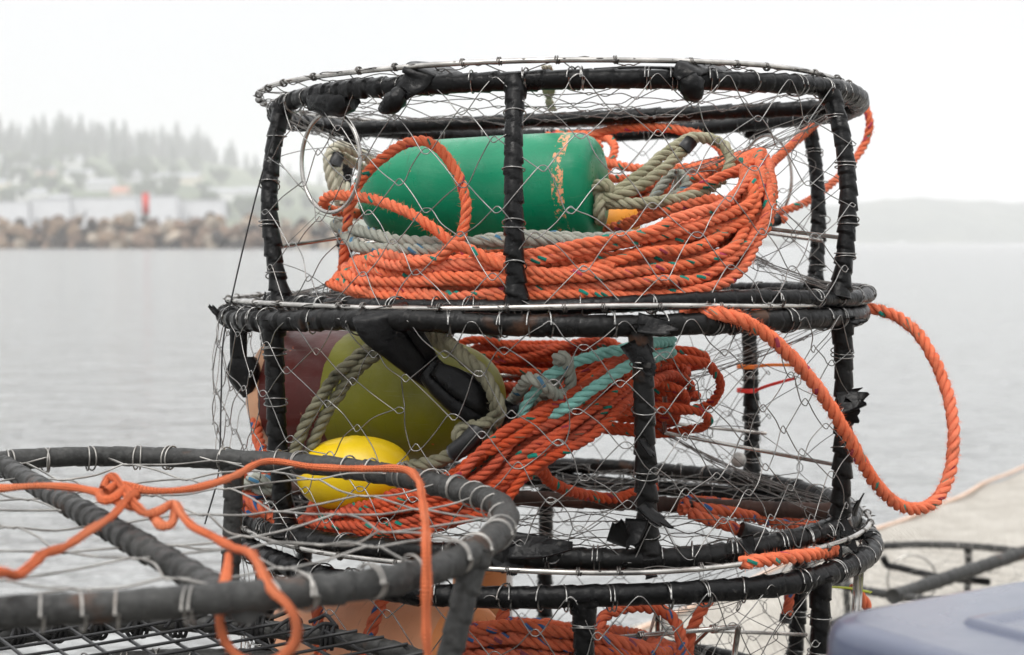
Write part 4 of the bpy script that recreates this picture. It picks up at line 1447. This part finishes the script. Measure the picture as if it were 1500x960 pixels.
k = NT('navy_moulded_plastic')
ob = k.obj()
c = k.ramp(k.noise(ob, 7, 5), [(.3, (.038, .050, .095)), (.7, (.052, .066, .115))])
mp_ = k.n('ShaderNodeMapping', Vector=ob, Rotation=(0, 0, .7), Scale=(6.0, 120.0, 60.0))
c = k.mix(k.math('MULTIPLY', k.ramp(k.noise(mp_.outputs[0], 1.0, 3, .7), [(.62, 0.), (.70, 1.)]), .35), c, (.20, .21, .24))
c = k.mix(k.math('MULTIPLY', k.ramp(k.noise(ob, 30, 4, .7), [(.60, 0.), (.72, 1.)]), .3), c, (.16, .16, .17))
k.set(Base_Color=c, Roughness=k.ramp(k.noise(ob, 14, 4), [(.3, .22), (.7, .38)]), Specular_IOR_Level=.7, Coat_Weight=.7, Coat_Roughness=.22)
k.bump(k.noise(ob, 300, 3), .25, .0008)
M_NAVY = k.m
binr = thing('plastic_bin', 'navy moulded plastic bin with a flat lid, close at the lower right corner', 'bin', (A[0] + .2, A[1], 0))
mb = MB()
loft(mb, [rrect(.012, 0.012), rrect(.008, .02), rrect(.004, .5), rrect(.004, zt - .115), rrect(.004, zt - .10)])
mb.build('bin_body', M_NAVY, binr)
mb = MB()
loft(mb, [rrect(.004, zt - .096), rrect(-.004, zt - .090), rrect(-.004, zt - .035), rrect(-.003, zt - .016), rrect(.000, zt - .007), rrect(.006, zt - .002), rrect(.016, zt)])
lo = mb.build('bin_lid', M_NAVY, binr)
mb = MB()
rg = [rrect(.085, zt - .001), rrect(.088, zt + .004), rrect(.096, zt + .0045), rrect(.102, zt + .001), rrect(.110, zt - .002)]
loft(mb, rg, cap=False)
mb.build('lid_ridge', M_NAVY, lo)

# ------------------------------------------------------------------ quay, spread net, water
ED = V3(.5689, .8224, 0)             # direction of the quay edge
E0 = V3(1.675, 7.09, 0)
EN = V3(ED[1], -ED[0], 0)            # towards the quay
k = NT('concrete')
ob = k.obj()
c = k.ramp(k.noise(ob, 2.2, 7, .6), [(.3, (.16, .15, .135)), (.7, (.25, .235, .21))])
c = k.mix(k.ramp(k.noise(ob, 40, 4), [(.55, 0.), (.7, .5)]), c, (.22, .20, .17))
k.set(Base_Color=c, Roughness=.85); k.bump(k.noise(ob, 80, 5), .4, .01)
mb = MB()
a, b = E0 - ED * 30, E0 + ED * 9
prof = [(0, -4.5), (0, -.04), (.03, 0), (22, 0), (22, -4.5)]
v = np.array([[*(p + EN * x)[:2], z] for p in (a, b) for x, z in prof])
mb.add(v, [[i, i + 1, i + 6, i + 5] for i in range(4)] + [[4, 0, 5, 9]], [[0, 3, 1], [1, 3, 2], [0, 4, 3], [5, 6, 8], [6, 7, 8], [5, 8, 9]])
struct(mb.build('quay', k.m, None, False))


def mat_net():
    k = NT('pale_net_twine')
    ob = k.obj()
    w1 = k.n('ShaderNodeTexWave', Vector=ob, Scale=16.0, Distortion=3.5, Detail=3.0); w1.inputs['Detail Scale'].default_value = 2.0
    w2 = k.n('ShaderNodeTexVoronoi', Vector=ob, Scale=46.0)
    c = k.ramp(k.noise(ob, 5, 6, .65), [(.3, (.50, .47, .42)), (.7, (.68, .65, .59))])
    c = k.mix(k.math('MULTIPLY', k.ramp(w1.outputs['Fac'], [(.0, 1.), (.45, 0.)]), .20), c, (.26, .20, .14))
    c = k.mix(k.math('MULTIPLY', k.ramp(w2.outputs['Distance'], [(.3, 0.), (.75, 1.)]), .22), c, (.34, .30, .26))
    k.set(Base_Color=c, Roughness=.95, Specular_IOR_Level=.2)
    k.bump(k.math('ADD', w1.outputs['Fac'], k.math('MULTIPLY', w2.outputs['Distance'], .8)), .8, .02)
    return k.m


netr = thing('spread_net', 'pale beige fishing net spread on the quay with an orange head rope along its edge', 'fishing net', tuple(E0))
mb = MB()
nu_, nv_ = 150, 90
uu, vv = np.meshgrid(np.linspace(-3.2, 6.5, nu_), np.linspace(.03, 7.5, nv_), indexing='ij')
zz = .018 + .010 * np.sin(uu * 9 + 3 * np.sin(vv * 2)) * np.sin(vv * 7 + uu) + .006 * np.sin(vv * 31 + 2 * np.sin(uu * 5)) + .010 * np.sin(vv * 13 + uu * 2.2)
zz = np.maximum(zz, .005)
Pn = E0[None, None] + uu[..., None] * ED + vv[..., None] * EN + zz[..., None] * V3(0, 0, 1)
mb.add(Pn.reshape(-1, 3), grid_quads(nu_, nv_, False, False))
mb.build('netting', mat_net(), netr)
mb = MB()
xs = np.linspace(-3.2, 6.5, 40)
rope(mb, [E0 + ED * x + EN * (.05 + .02 * math.sin(x * 2.3) + .01 * math.sin(x * 7)) + V3(0, 0, .035) for x in xs], .010, lay=6)
mb.build('head_rope', mat_rope('pale_orange_rope_fibre', (.82, .62, .50), (.76, .55, .43)), netr)

WZ = EYE - 1.66
k = NT('sea_water')
ob = k.obj()
mp = k.n('ShaderNodeMapping', Vector=ob, Scale=(.55, 1.0, 1.0))
n1 = k.noise(mp.outputs[0], 1.9, 4, .55)
n2 = k.noise(mp.outputs[0], .22, 3, .55)
n3 = k.noise(mp.outputs[0], .045, 2, .5)
h = k.math('ADD', k.math('ADD', k.math('MULTIPLY', n1, .75), k.math('MULTIPLY', n2, .50)), k.math('MULTIPLY', n3, .5))
k.set(Base_Color=(.355, .362, .362), Roughness=.14, IOR=1.333)
k.bump(h, 1.0, 1.35)
mb = MB()
xs = np.array([-5200, -900, -250, -60, -12, 12, 60, 250, 900, 5200.]); ys = np.array([-300, -20, 0, 8, 30, 100, 400, 1200, 3000, 6000.])
X, Y = np.meshgrid(xs, ys, indexing='ij')
mb.add(np.stack([X, Y, np.full_like(X, WZ)], -1).reshape(-1, 3), grid_quads(10, 10, False, False)[:, ::-1])
struct(mb.build('water', k.m))

# ------------------------------------------------------------------ breakwater
D0 = 392.0
mb = MB()
P = []
BK = .86
xs = np.linspace(-225, -36, 70)
for x in xs:
    tap = BK * min(1.0, (-36 - x) / 18 + .15)
    for yy, zz in ((-9, -.5), (-5.0, 1.6), (-1.5, 5.0), (0, 6.2), (4, 6.0), (12, -.5)):
        P.append((x, D0 + yy * BK + .9 * math.sin(x * .21), WZ + zz * tap + .5 * math.sin(x * .37 + yy)))
mb.add(P, grid_quads(70, 6, False, False)[:, ::-1])
struct(mb.build('breakwater_core', mat_plain('wet_rubble', (.05, .04, .032), .9, .5, .35, .6, 1.2, 0, .4)))


def rock_mesh(seed, mat):
    rg = np.random.default_rng(seed)
    nlat, nlon = 9, 14
    v = []
    dirs = rg.normal(0, 1, (9, 3)); dirs /= np.linalg.norm(dirs, axis=1)[:, None]
    offs = rg.uniform(.55, .85, 9)
    for i in range(nlat + 1):
        th_ = PI * i / nlat
        for j in range(nlon):
            ph_ = 2 * PI * j / nlon
            d = V3(math.sin(th_) * math.cos(ph_), math.sin(th_) * math.sin(ph_), math.cos(th_))
            r_ = 1.0
            for dd, oo in zip(dirs, offs):
                c_ = d @ dd
                if c_ > 1e-3:
                    r_ = min(r_, oo / c_)
            v.append(d * r_ * (1 + rg.normal(0, .02)))
    mb = MB(); mb.add(v, grid_quads(nlat + 1, nlon)[:, ::-1])
    return mb.mesh('boulder', mat, False)


def mat_rock(name, a, b, c3):
    k = NT(name)
    ob = k.obj()
    oi = k.n('ShaderNodeObjectInfo').outputs['Random']
    c = k.ramp(k.noise(ob, 1.6, 5, .65), [(.3, a), (.65, b)])
    c = k.mix(k.math('MULTIPLY', k.ramp(k.noise(ob, 2.7, 4), [(.55, 0.), (.7, 1.)]), .6), c, c3)
    c = k.mix(k.math('MULTIPLY', oi, .55), c, [x * .35 for x in a])
    k.set(Base_Color=c, Roughness=.9); k.bump(k.noise(ob, 4, 5), .6, .3)
    return k.m


RM = [mat_rock('tan_rock', (.17, .115, .075), (.31, .23, .16), (.36, .18, .06)), mat_rock('brown_rock', (.12, .08, .055), (.25, .17, .12), (.03, .024, .02)),
      mat_rock('pale_rock', (.29, .235, .175), (.47, .40, .32), (.18, .13, .09)), mat_rock('dark_rock', (.016, .013, .011), (.045, .037, .03), (.14, .08, .04))]
rock_meshes = [rock_mesh(10 + i, RM[i % 4]) for i in range(12)]
rr = np.random.default_rng(5)
nrock = 0
x = -196.0
rocks = []
while x < -35:
    tap = BK * min(1.0, (-35 - x) / 14 + .2)
    for row, (yy, zz, sz) in enumerate(((-9.0, .6, 1.9), (-6.6, 2.6, 1.9), (-4.2, 4.7, 1.8), (-1.2, 6.9, 1.7), (1.2, 8.2, 1.5))):
        if row == 4 and rr.random() < .5:
            continue
        rocks.append((x + rr.uniform(-1.3, 1.3), D0 + yy * BK + rr.uniform(-.6, .6), WZ + zz * tap + rr.uniform(-.4, .4), BK * sz * rr.choice([.75, 1.0, 1.25, 1.6]) * rr.uniform(.85, 1.15)))
    x += 2.85
for i, (x, y, z, s) in enumerate(rocks):
    o = bpy.data.objects.new('boulder', rock_meshes[rr.integers(0, 12)])
    COL.objects.link(o)
    o.location = (x, y, z)
    o.rotation_euler = (rr.uniform(0, 6), rr.uniform(0, 6), rr.uniform(0, 6))
    o.scale = (s * rr.uniform(.9, 1.35), s, s * rr.uniform(.75, 1.0))
    tag(o, 'weathered boulder in the rubble breakwater across the water at the left', 'boulder', 'boulders of the breakwater')

# birds on the breakwater
def bird(px, py, d, s, lab):
    C = at(px, py, d)
    mb = MB()
    Q = cr(np.array([[0, 0, 0, .02], [.10 * s, 0, .03 * s, .10 * s], [.30 * s, 0, .18 * s, .20 * s], [.50 * s, 0, .42 * s, .17 * s], [.58 * s, 0, .65 * s, .08 * s], [.56 * s, 0, .85 * s, .06 * s], [.60 * s, 0, .98 * s, .09 * s], [.70 * s, 0, 1.0 * s, .06 * s], [.92 * s, 0, .95 * s, .02 * s]]), 5)
    tube(mb, Q[:, :3] + C, Q[:, 3], 10)
    for dy in (-.06, .06):
        bar(mb, [C + V3(.32 * s, dy * s, .1 * s), C + V3(.34 * s, dy * s, -.22 * s)], .03 * s, 6, 1)
    tag(mb.build('bird', mat_plain('dark_feathers', (.03, .028, .026), .8, .3, 4, 0)), lab, 'bird', 'birds on the breakwater')


bird(120, 318, D0 - 1, 1.6, 'dark bird standing on the breakwater well left of the red beacon')
bird(274, 323, D0 - 1, 1.4, 'dark bird on the breakwater just right of the red beacon')
bird(353, 324, D0 - 1, 1.0, 'small dark bird on the breakwater close to the black pot stack')

# red channel beacon
P = at(214, 330, D0 + 2)
br = thing('channel_beacon', 'red channel beacon panel on a post behind the breakwater rocks', 'beacon', tuple(P))
zt_, zb_ = at(214, 284, D0 + 2)[2], at(214, 314, D0 + 2)[2]
mb = MB(); box(mb, (P[0], P[1], (zt_ + zb_) / 2), (1.6, .6, zt_ - zb_)); box(mb, (P[0], P[1], zt_ + .12), (1.9, .8, .2)); mb.build('beacon_panel', mat_plain('beacon_red_paint', (.62, .07, .055), .6, .08, .5, 0), br)
mb = MB(); tube(mb, [V3(P[0], P[1], WZ), V3(P[0], P[1], zb_)], .35, 10); mb.build('beacon_post', mat_plain('galvanised_post', (.3, .3, .3), .5, .1, 1, 0), br)

# ------------------------------------------------------------------ far shore: hillside with houses and conifers
def interp(x, xs_, ys_):
    return np.interp(x, xs_, ys_)


HK = 1.65


def hillz(x, y):
    q = x / y * 2243 + 750
    return HK * (hill0(x / HK, y / HK) * np.clip((820 - q) / 260, 0, 1) - 2.5 * np.clip((q - 700) / 100, 0, 1))


def hill0(x, y):
    """Height of the left-hand hillside above the water."""
    q = x / y * 2243 + 750          # bearing, used only to vary the ridge along the shore
    ridge = interp(q, [-600, 0, 150, 300, 420, 600, 800, 950], [76, 74, 72, 60, 46, 34, 18, 2])
    t = np.clip((y - 640) / 560.0, 0, 1.6)
    base = 3.2 + ridge * np.minimum(t, 1) ** .85
    return np.where(y < 640, 3.2 - np.clip((640 - y) / 30, 0, 1.5) * 4, base) + 1.5 * np.sin(x * .021) * np.sin(y * .017) * np.clip(t * 3, 0, 1)


xs = np.linspace(-1800, 300, 130); ys = HK * np.concatenate([[590, 605, 620, 632, 640], np.linspace(660, 1700, 50)])
X, Y = np.meshgrid(xs, ys, indexing='ij')
Z = WZ + hillz(X, Y)
mb = MB(); mb.add(np.stack([X, Y, Z], -1).reshape(-1, 3), grid_quads(len(xs), len(ys), False, False)[:, ::-1])
k = NT('hill_vegetation')
ob = k.obj()
c = k.ramp(k.noise(ob, .018, 5, .65), [(.35, (.04, .065, .028)), (.55, (.085, .115, .045)), (.72, (.18, .18, .09))])
k.set(Base_Color=c, Roughness=.95); k.bump(k.noise(ob, .15, 5), .8, 4.0)
struct(mb.build('hillside', k.m))

# conifers
M_NEEDLE = mat_plain('conifer_needles', (.026, .052, .026), .9, .45, .6, 0)
M_BARK = mat_plain('conifer_bark', (.08, .055, .04), .9, .3, 2, 0)


def conifer(seed):
    rg = np.random.default_rng(seed)
    tr = MB(); tube(tr, [V3(0, 0, -1), V3(.1, 0, 10), V3(.15, .1, 24), V3(.1, .1, 29)], np.array([.5, .38, .18, .05]), 8)
    cr_ = MB()
    v, q = [], []
    h0 = rg.uniform(3, 7)
    for L in np.arange(h0, 29.5, .85):
        f = (30 - L) / (30 - h0)
        rad = 7.4 * f ** .6 * rg.uniform(.65, 1.15) + .3
        for a in rg.uniform(0, 2 * PI, int(6 + 7 * f)):
            r1 = rad * rg.uniform(.55, 1.15)
            d = V3(math.cos(a), math.sin(a), 0); s = V3(-d[1], d[0], 0)
            for (u0, u1) in ((.1, .55), (.45, 1.0)):
                w = (.9 + .7 * f) * rg.uniform(.7, 1.3)
                z0, z1 = L - u0 * r1 * .32, L - u1 * r1 * .38 - rg.uniform(0, .4)
                b = len(v)
                v += [d * r1 * u0 + s * w * .6 + V3(0, 0, z0), d * r1 * u0 - s * w * .6 + V3(0, 0, z0 - .2), d * r1 * u1 - s * w * .35 + V3(0, 0, z1), d * r1 * u1 + s * w * .35 + V3(0, 0, z1 - .5)]
                q.append([b, b + 1, b + 2, b + 3])
    cr_.add(v, q)
    return tr.mesh('trunk', M_BARK), cr_.mesh('crown', M_NEEDLE, False)


def roundtree(seed):
    rg = np.random.default_rng(seed)
    tr = MB(); tube(tr, [V3(0, 0, -1), V3(.2, 0, 4), V3(.3, .2, 9)], np.array([.45, .35, .15]), 8)
    cr_ = MB()
    v, q = [], []
    cl = [(rg.normal(0, 2.2), rg.normal(0, 2.2), rg.uniform(4.5, 11), rg.uniform(1.5, 2.6)) for _ in range(14)]
    for cx, cy, cz, r in cl:
        for _ in range(60):
            d = rg.normal(0, 1, 3); d /= np.linalg.norm(d)
            P = V3(cx, cy, cz) + d * r * rg.uniform(.6, 1.05)
            a = rg.normal(0, 1, 3); a /= np.linalg.norm(a); b2 = np.cross(a, d); a *= .45; b2 = b2 / (np.linalg.norm(b2) + 1e-6) * .45
            b = len(v); v += [P - a - b2, P + a - b2, P + a + b2, P - a + b2]; q.append([b, b + 1, b + 2, b + 3])
    cr_.add(v, q)
    return tr.mesh('trunk', M_BARK), cr_.mesh('crown', M_LEAF, False)


M_LEAF = mat_plain('broadleaf_foliage', (.06, .095, .034), .9, .4, .6, 0)
kinds = [conifer(i) for i in range(4)]
rkinds = [roundtree(20 + i) for i in range(3)]


def put_tree(kind, px, d, s, name, label, group):
    d, s = d * HK, s * HK
    x = (px - 750) / 2243 * d
    z = WZ + float(hillz(np.array(x), np.array(d))) - .5
    r = thing(name, label, 'tree', (x, d, z), group)
    r.scale = (s, s, s); r.rotation_euler = (0, 0, rr.uniform(0, 6))
    for nm, me in zip(('trunk', 'crown'), kind):
        o = bpy.data.objects.new(nm, me); COL.objects.link(o); o.parent = r


CON = [(-15, 1080, 1.0), (2, 1060, 1.05), (12, 1120, .9), (22, 1090, 1.1), (32, 1150, .8), (44, 1130, .75), (54, 1120, 1.15), (60, 1080, 1.2), (68, 1110, 1.05), (76, 1100, .95), (84, 1080, 1.2), (92, 1060, 1.25), (98, 1100, 1.1), (106, 1090, 1.2), (114, 1110, 1.1),
       (122, 1090, 1.12), (130, 1080, 1.05), (138, 1120, 1.15), (146, 1130, .9), (156, 1150, .85), (170, 1110, 1.15), (178, 1090, 1.15), (186, 1100, 1.05), (196, 1120, 1.1), (205, 1130, .95), (216, 1160, .85), (228, 1150, .9), (240, 1160, 1.1), (250, 1180, 1.15), (262, 1170, 1.1),
       (272, 1200, 1.15), (284, 1190, 1.0), (292, 1210, 1.1), (303, 1230, 1.0), (318, 1260, .8), (334, 1290, 1.2), (345, 1300, .95), (362, 1300, .8), (376, 1320, 1.0), (400, 1330, 1.0), (424, 1340, .9), (445, 1340, .95), (470, 1350, 1.0), (500, 1370, .9), (530, 1380, .9), (-40, 1090, 1.1), (-70, 1100, 1.2), (-100, 1080, 1.0), (-130, 1100, 1.1),
       (10, 900, .8), (70, 980, .8), (128, 960, .75), (185, 950, .75), (255, 980, .8), (8, 780, .6), (170, 1010, .9), (95, 1000, .9), (210, 1040, .9), (40, 1010, .9), (290, 1060, .9)]
for i, (px, d, s) in enumerate(CON):
    put_tree(kinds[i % 4], px, d, s * (.62, .84, .72, .9, .78, .86, .56)[i * 3 % 7], 'pine_tree', 'dark conifer fading into the fog on the left-hand hillside', 'conifers on the foggy hillside')
for i in range(46):
    px = rr.uniform(-60, 420)
    put_tree(kinds[i % 4], px, 1060 + px * .55 + rr.uniform(-90, 60), rr.uniform(.5, .8), 'pine_tree', 'dark conifer fading into the fog on the left-hand hillside', 'conifers on the foggy hillside')
for i in range(70):
    px, d = rr.uniform(-60, 470), rr.uniform(660, 1050)
    put_tree(rkinds[i % 3], px, d, rr.uniform(.55, 1.05), 'broadleaf_tree', 'low bushy tree among the hillside houses in the fog', 'bushy trees among the hillside houses')

# houses
HC = [('white', (.75, .75, .73)), ('cream', (.66, .60, .48)), ('pale blue', (.50, .66, .75)), ('pale grey', (.55, .56, .57)), ('tan', (.55, .42, .31))]
HM = {n: mat_plain(n.replace(' ', '_') + '_siding', c, .7, .06, .4, 0) for n, c in HC}
RC = {'grey': mat_plain('grey_shingle', (.30, .31, .32), .9, .15, .6, 0), 'red-brown': mat_plain('red_brown_shingle', (.42, .16, .09), .9, .15, .6, 0)}
M_GLASS = mat_plain('window_glass', (.05, .06, .07), .15, .1, 1, 0)


def house(px, d, w, dep, h, wall, roof, label, rz=0.0, flat=False):
    d, w, dep, h = d * HK, w * 1.35, dep * 1.35, h * 1.35
    x = (px - 750) / 2243 * d
    z = WZ + float(hillz(np.array(x), np.array(d))) - .6
    r = thing('house', label, 'house', (x, d, z), 'houses on the foggy hillside')
    cs, sn = math.cos(rz), math.sin(rz)
    L = lambda a, b, c_: V3(x + a * cs - b * sn, d + a * sn + b * cs, z + c_)
    mb = MB(); box(mb, L(0, 0, h / 2), (w, dep, h), rz)
    if not flat:
        for s in (-1, 1):
            mb.add([L(s * w / 2, -dep / 2, h), L(s * w / 2, dep / 2, h), L(s * w / 2, 0, h + dep * .32)], None, [[0, 1, 2]])
    mb.build('wall', HM[wall], r, False)
    mb = MB()
    if flat:
        box(mb, L(0, 0, h + .25), (w + .8, dep + .8, .5), rz)
    else:
        rh = dep * .32
        for s in (-1, 1):
            P = [L(-w / 2 - .5, s * (dep / 2 + .5), h - .25), L(w / 2 + .5, s * (dep / 2 + .5), h - .25), L(w / 2 + .5, 0, h + rh + .1), L(-w / 2 - .5, 0, h + rh + .1)]
            mb.add(P + [p + V3(0, 0, .3) for p in P], [[0, 1, 2, 3], [4, 5, 6, 7], [0, 1, 5, 4], [1, 2, 6, 5], [2, 3, 7, 6], [3, 0, 4, 7]])
    mb.build('roof', RC[roof], r, False)
    n = max(2, int(w / 4))
    for i in range(n):
        a = -w / 2 + (i + .5) * w / n
        mb = MB(); box(mb, L(a, -dep / 2 - .03, h * .55), (1.5, .12, 1.4), rz); mb.build('window', M_GLASS, r, False)
    return r


HS = [(30, 950, 26, 10, 5, 'pale grey', 'grey', 'long pale grey house high on the foggy hillside at far left'), (112, 960, 13, 9, 6, 'white', 'grey', 'white house among the dark conifers near the ridge'),
      (27, 820, 12, 9, 6, 'white', 'grey', 'bright white house halfway up the hill at the far left'), (45, 740, 20, 9, 5.5, 'white', 'grey', 'wide white house low on the hill at the far left'),
      (90, 720, 12, 8, 5.5, 'pale grey', 'grey', 'pale grey house beside the pale blue house'), (113, 700, 11, 8, 5.5, 'pale blue', 'grey', 'pale blue house above the long waterfront shed'),
      (142, 705, 15, 8, 4.5, 'cream', 'red-brown', 'cream house with a red-brown roof above the waterfront shed'), (193, 720, 12, 8, 5.5, 'white', 'grey', 'white house just above the red beacon'),
      (120, 830, 18, 9, 5.5, 'white', 'grey', 'wide white house under the dense conifers'), (152, 790, 18, 9, 5, 'pale grey', 'grey', 'pale grey house right of the wide white one'),
      (200, 850, 16, 9, 5.5, 'pale grey', 'grey', 'pale grey house on the slope above the red beacon'), (236, 850, 16, 9, 5.5, 'white', 'grey', 'white house right of the beacon on the slope'),
      (278, 880, 18, 9, 5.5, 'cream', 'grey', 'cream house in thick fog on the slope'), (0, 760, 12, 9, 8, 'cream', 'grey', 'tall cream house cut by the left picture edge'),
      (70, 860, 12, 9, 5, 'tan', 'grey', 'tan house among trees on the left slope'), (330, 800, 20, 9, 5.5, 'white', 'grey', 'white house in fog nearest the black pots'),
      (225, 740, 14, 8, 5, 'cream', 'grey', 'cream house low on the hill beyond the beacon'), (180, 760, 10, 8, 5, 'tan', 'red-brown', 'small tan house with a red-brown roof above the shed'),
      (370, 850, 16, 9, 5, 'pale grey', 'grey', 'faint pale grey house in fog beside the black pots')]
for i, (px, d, w, dep, h, wc, rc, lab) in enumerate(HS):
    house(px, d, w, dep, h, wc, rc, lab, rr.uniform(-.25, .25))


def shed(px0, px1, d, top_py, wall, lab, roof='grey'):
    w = (px1 - px0) / 2243 * d
    x = ((px0 + px1) / 2 - 750) / 2243 * d
    zb = WZ + 1.6
    zt2 = at(700, top_py, d)[2]
    r = thing('waterfront_shed', lab, 'shed', (x, d, zb), 'waterfront sheds')
    mb = MB(); box(mb, (x, d, (zb + zt2) / 2), (w, 12, zt2 - zb)); mb.build('wall', HM[wall], r, False)
    mb = MB(); box(mb, (x, d, zt2 + .2), (w + 1, 13, .4)); mb.build('roof', RC[roof], r, False)
    n = int(w / 6)
    for i in range(n):
        mb = MB(); box(mb, (x - w / 2 + (i + .5) * w / n, d - 6.03, zb + (zt2 - zb) * .5), (2.6, .1, 2.6)); mb.build('window', M_GLASS, r, False)


shed(-30, 47, 830, 296, 'pale grey', 'low pale shed behind the breakwater at the far left')
shed(52, 108, 835, 293, 'pale grey', 'pale grey waterfront shed behind the breakwater, left half')
shed(110, 206, 840, 291, 'pale grey', 'long pale grey waterfront shed just left of the red beacon')
shed(224, 262, 830, 288, 'pale grey', 'pale waterfront shed just right of the red beacon')
shed(264, 330, 845, 294, 'pale grey', 'low pale grey shed well right of the beacon, in fog')
mb = MB(); box(mb, (-200, 826, WZ + .8), (700, 40, 1.7))
struct(mb.build('shore_bank', mat_plain('shore_gravel', (.22, .20, .18), .9, .3, .2, .4, .6, 0, .3)))

# far headland at the right
HS_ = .96
xs = np.linspace(-60, 2300, 240) * HS_; ys = np.linspace(2350, 3500, 40) * HS_
X, Y = np.meshgrid(xs, ys, indexing='ij')
q = X / Y * 2243 + 750
ridge = np.interp(q, [700, 900, 1100, 1245, 1290, 1350, 1420, 1500, 1700, 2200], [0, 18, 58, 66, 72, 78, 70, 68, 80, 60])
t = np.clip((Y - 2400 * HS_) / (320 * HS_), 0, 1)
ridge = ridge * HS_
rough = 8 * (np.sin(X * .075 + Y * .03) * np.sin(X * .033) + .7 * np.sin(X * .15 + Y * .07)) * t
Z = WZ - 1 + ridge * t ** .6 + rough
mb = MB(); mb.add(np.stack([X, Y, Z], -1).reshape(-1, 3), grid_quads(240, 40, False, False)[:, ::-1])
k = NT('headland_forest')
ob = k.obj()
c = k.ramp(k.noise(ob, .012, 6, .7), [(.35, (.03, .045, .03)), (.6, (.06, .075, .045)), (.75, (.15, .14, .1))])
k.set(Base_Color=c, Roughness=.95); k.bump(k.noise(ob, .06, 5), .9, 8.0)
struct(mb.build('headland', k.m))

# small fishing boat far out
P = at(1317, 357, 1500)
P[2] = WZ
bo = thing('fishing_boat', 'tiny pale fishing boat far out in front of the hazy headland', 'boat', tuple(P))
mb = MB()
rings = []
for t_, w_, h_, k_ in ((-5, 1.2, 1.3, 0), (-2, 1.6, 1.2, 0), (2, 1.5, 1.4, 0), (4.2, .8, 1.9, 0), (5.4, .05, 2.3, 0)):
    rings.append(np.array([[t_, -w_, h_], [t_, -w_ * .7, .0], [t_, 0, -.5], [t_, w_ * .7, 0], [t_, w_, h_], [t_, 0, h_ - .25]]) + P)
loft(mb, rings); mb.build('hull', HM['white'], bo, False)
mb = MB(); box(mb, P + V3(1.2, 0, 2.2), (2.4, 2.0, 2.2)); mb.build('cabin', HM['pale grey'], bo, False)
mb = MB(); tube(mb, [P + V3(.6, 0, 3.2), P + V3(.6, 0, 6.5)], .08, 6); mb.build('mast', HM['pale grey'], bo)

# ------------------------------------------------------------------ haze
k = NT('sea_fog')
k.t.nodes.remove(k.b)
pv = k.n('ShaderNodeVolumePrincipled')
pv.inputs['Color'].default_value = (.965, .967, .970, 1)
pv.inputs['Density'].default_value = .00045
k.link(pv.outputs[0], k.out.inputs['Volume'])
mb = MB(); box(mb, (0, 2900, (WZ - 7 + 190) / 2), (10600, 6500, 190 - (WZ - 7)))
hz = struct(mb.build('haze', k.m, None, False), 'stuff')

# ------------------------------------------------------------------ sky, sun, camera
W = bpy.data.worlds.new('World')
scene.world = W
W.use_nodes = True
nt = W.node_tree
bg = nt.nodes['Background']
SUN_EL, SUN_AZ = math.radians(58), math.radians(205)
sky = nt.nodes.new('ShaderNodeTexSky')
sky.sky_type = 'NISHITA'
sky.sun_disc = False
sky.sun_elevation = SUN_EL
sky.sun_rotation = SUN_AZ
sky.dust_density = 4
tc = nt.nodes.new('ShaderNodeTexCoord')
sepx = nt.nodes.new('ShaderNodeSeparateXYZ'); nt.links.new(tc.outputs['Generated'], sepx.inputs[0])
rp = nt.nodes.new('ShaderNodeValToRGB')
nt.links.new(sepx.outputs[2], rp.inputs[0])
el = rp.color_ramp.elements
el[0].position = 0.0; el[0].color = (.368, .374, .381, 1)
el[1].position = .9; el[1].color = (1.0, 1.0, 1.0, 1)
x_ = el.new(.22); x_.color = (.43, .433, .436, 1)
x_ = el.new(.55); x_.color = (.74, .742, .745, 1)
nz = nt.nodes.new('ShaderNodeTexNoise'); nz.inputs['Scale'].default_value = 1.6; nz.inputs['Detail'].default_value = 4
nt.links.new(tc.outputs['Generated'], nz.inputs['Vector'])
mr = nt.nodes.new('ShaderNodeMapRange'); nt.links.new(nz.outputs['Fac'], mr.inputs[0]); mr.inputs[1].default_value = .3; mr.inputs[2].default_value = .7; mr.inputs[3].default_value = 18.7; mr.inputs[4].default_value = 19.9
vm = nt.nodes.new('ShaderNodeVectorMath'); vm.operation = 'SCALE'
nt.links.new(rp.outputs[0], vm.inputs[0]); nt.links.new(mr.outputs[0], vm.inputs['Scale'])
mx = nt.nodes.new('ShaderNodeMix'); mx.data_type = 'RGBA'; mx.inputs[0].default_value = .93
nt.links.new(sky.outputs[0], mx.inputs[6]); nt.links.new(vm.outputs[0], mx.inputs[7])
nt.links.new(mx.outputs[2], bg.inputs[0])
bg.inputs[1].default_value = .10

sl = bpy.data.lights.new('sun', 'SUN')
sl.energy = 1.5
sl.angle = math.radians(28)
sl.color = (1, .97, .93)
so_ = bpy.data.objects.new('sun', sl); COL.objects.link(so_)
so_.rotation_euler = (PI / 2 - SUN_EL, 0, PI - SUN_AZ + 0)

cam = bpy.data.cameras.new('camera')
cam.sensor_width = 36
cam.lens = 36 * F
cam.clip_end = 30000
cam.clip_start = .02
cam.dof.use_dof = True
cam.dof.focus_distance = 2.02
cam.dof.aperture_fstop = 5.6
co = bpy.data.objects.new('camera', cam); COL.objects.link(co)
co.location = (0, 0, EYE)
co.rotation_euler = (PI / 2 - PITCH, 0, 0)
scene.camera = co

scene.view_settings.view_transform = 'Standard'
scene.view_settings.look = 'None'
scene.view_settings.gamma = 1
scene.view_settings.exposure = .23
scene.render.engine = 'CYCLES'
cy = scene.cycles
cy.use_denoising = True
cy.max_bounces = 8
cy.diffuse_bounces = 3
cy.glossy_bounces = 3
cy.transmission_bounces = 3
cy.volume_bounces = 8
cy.sample_clamp_indirect = 6
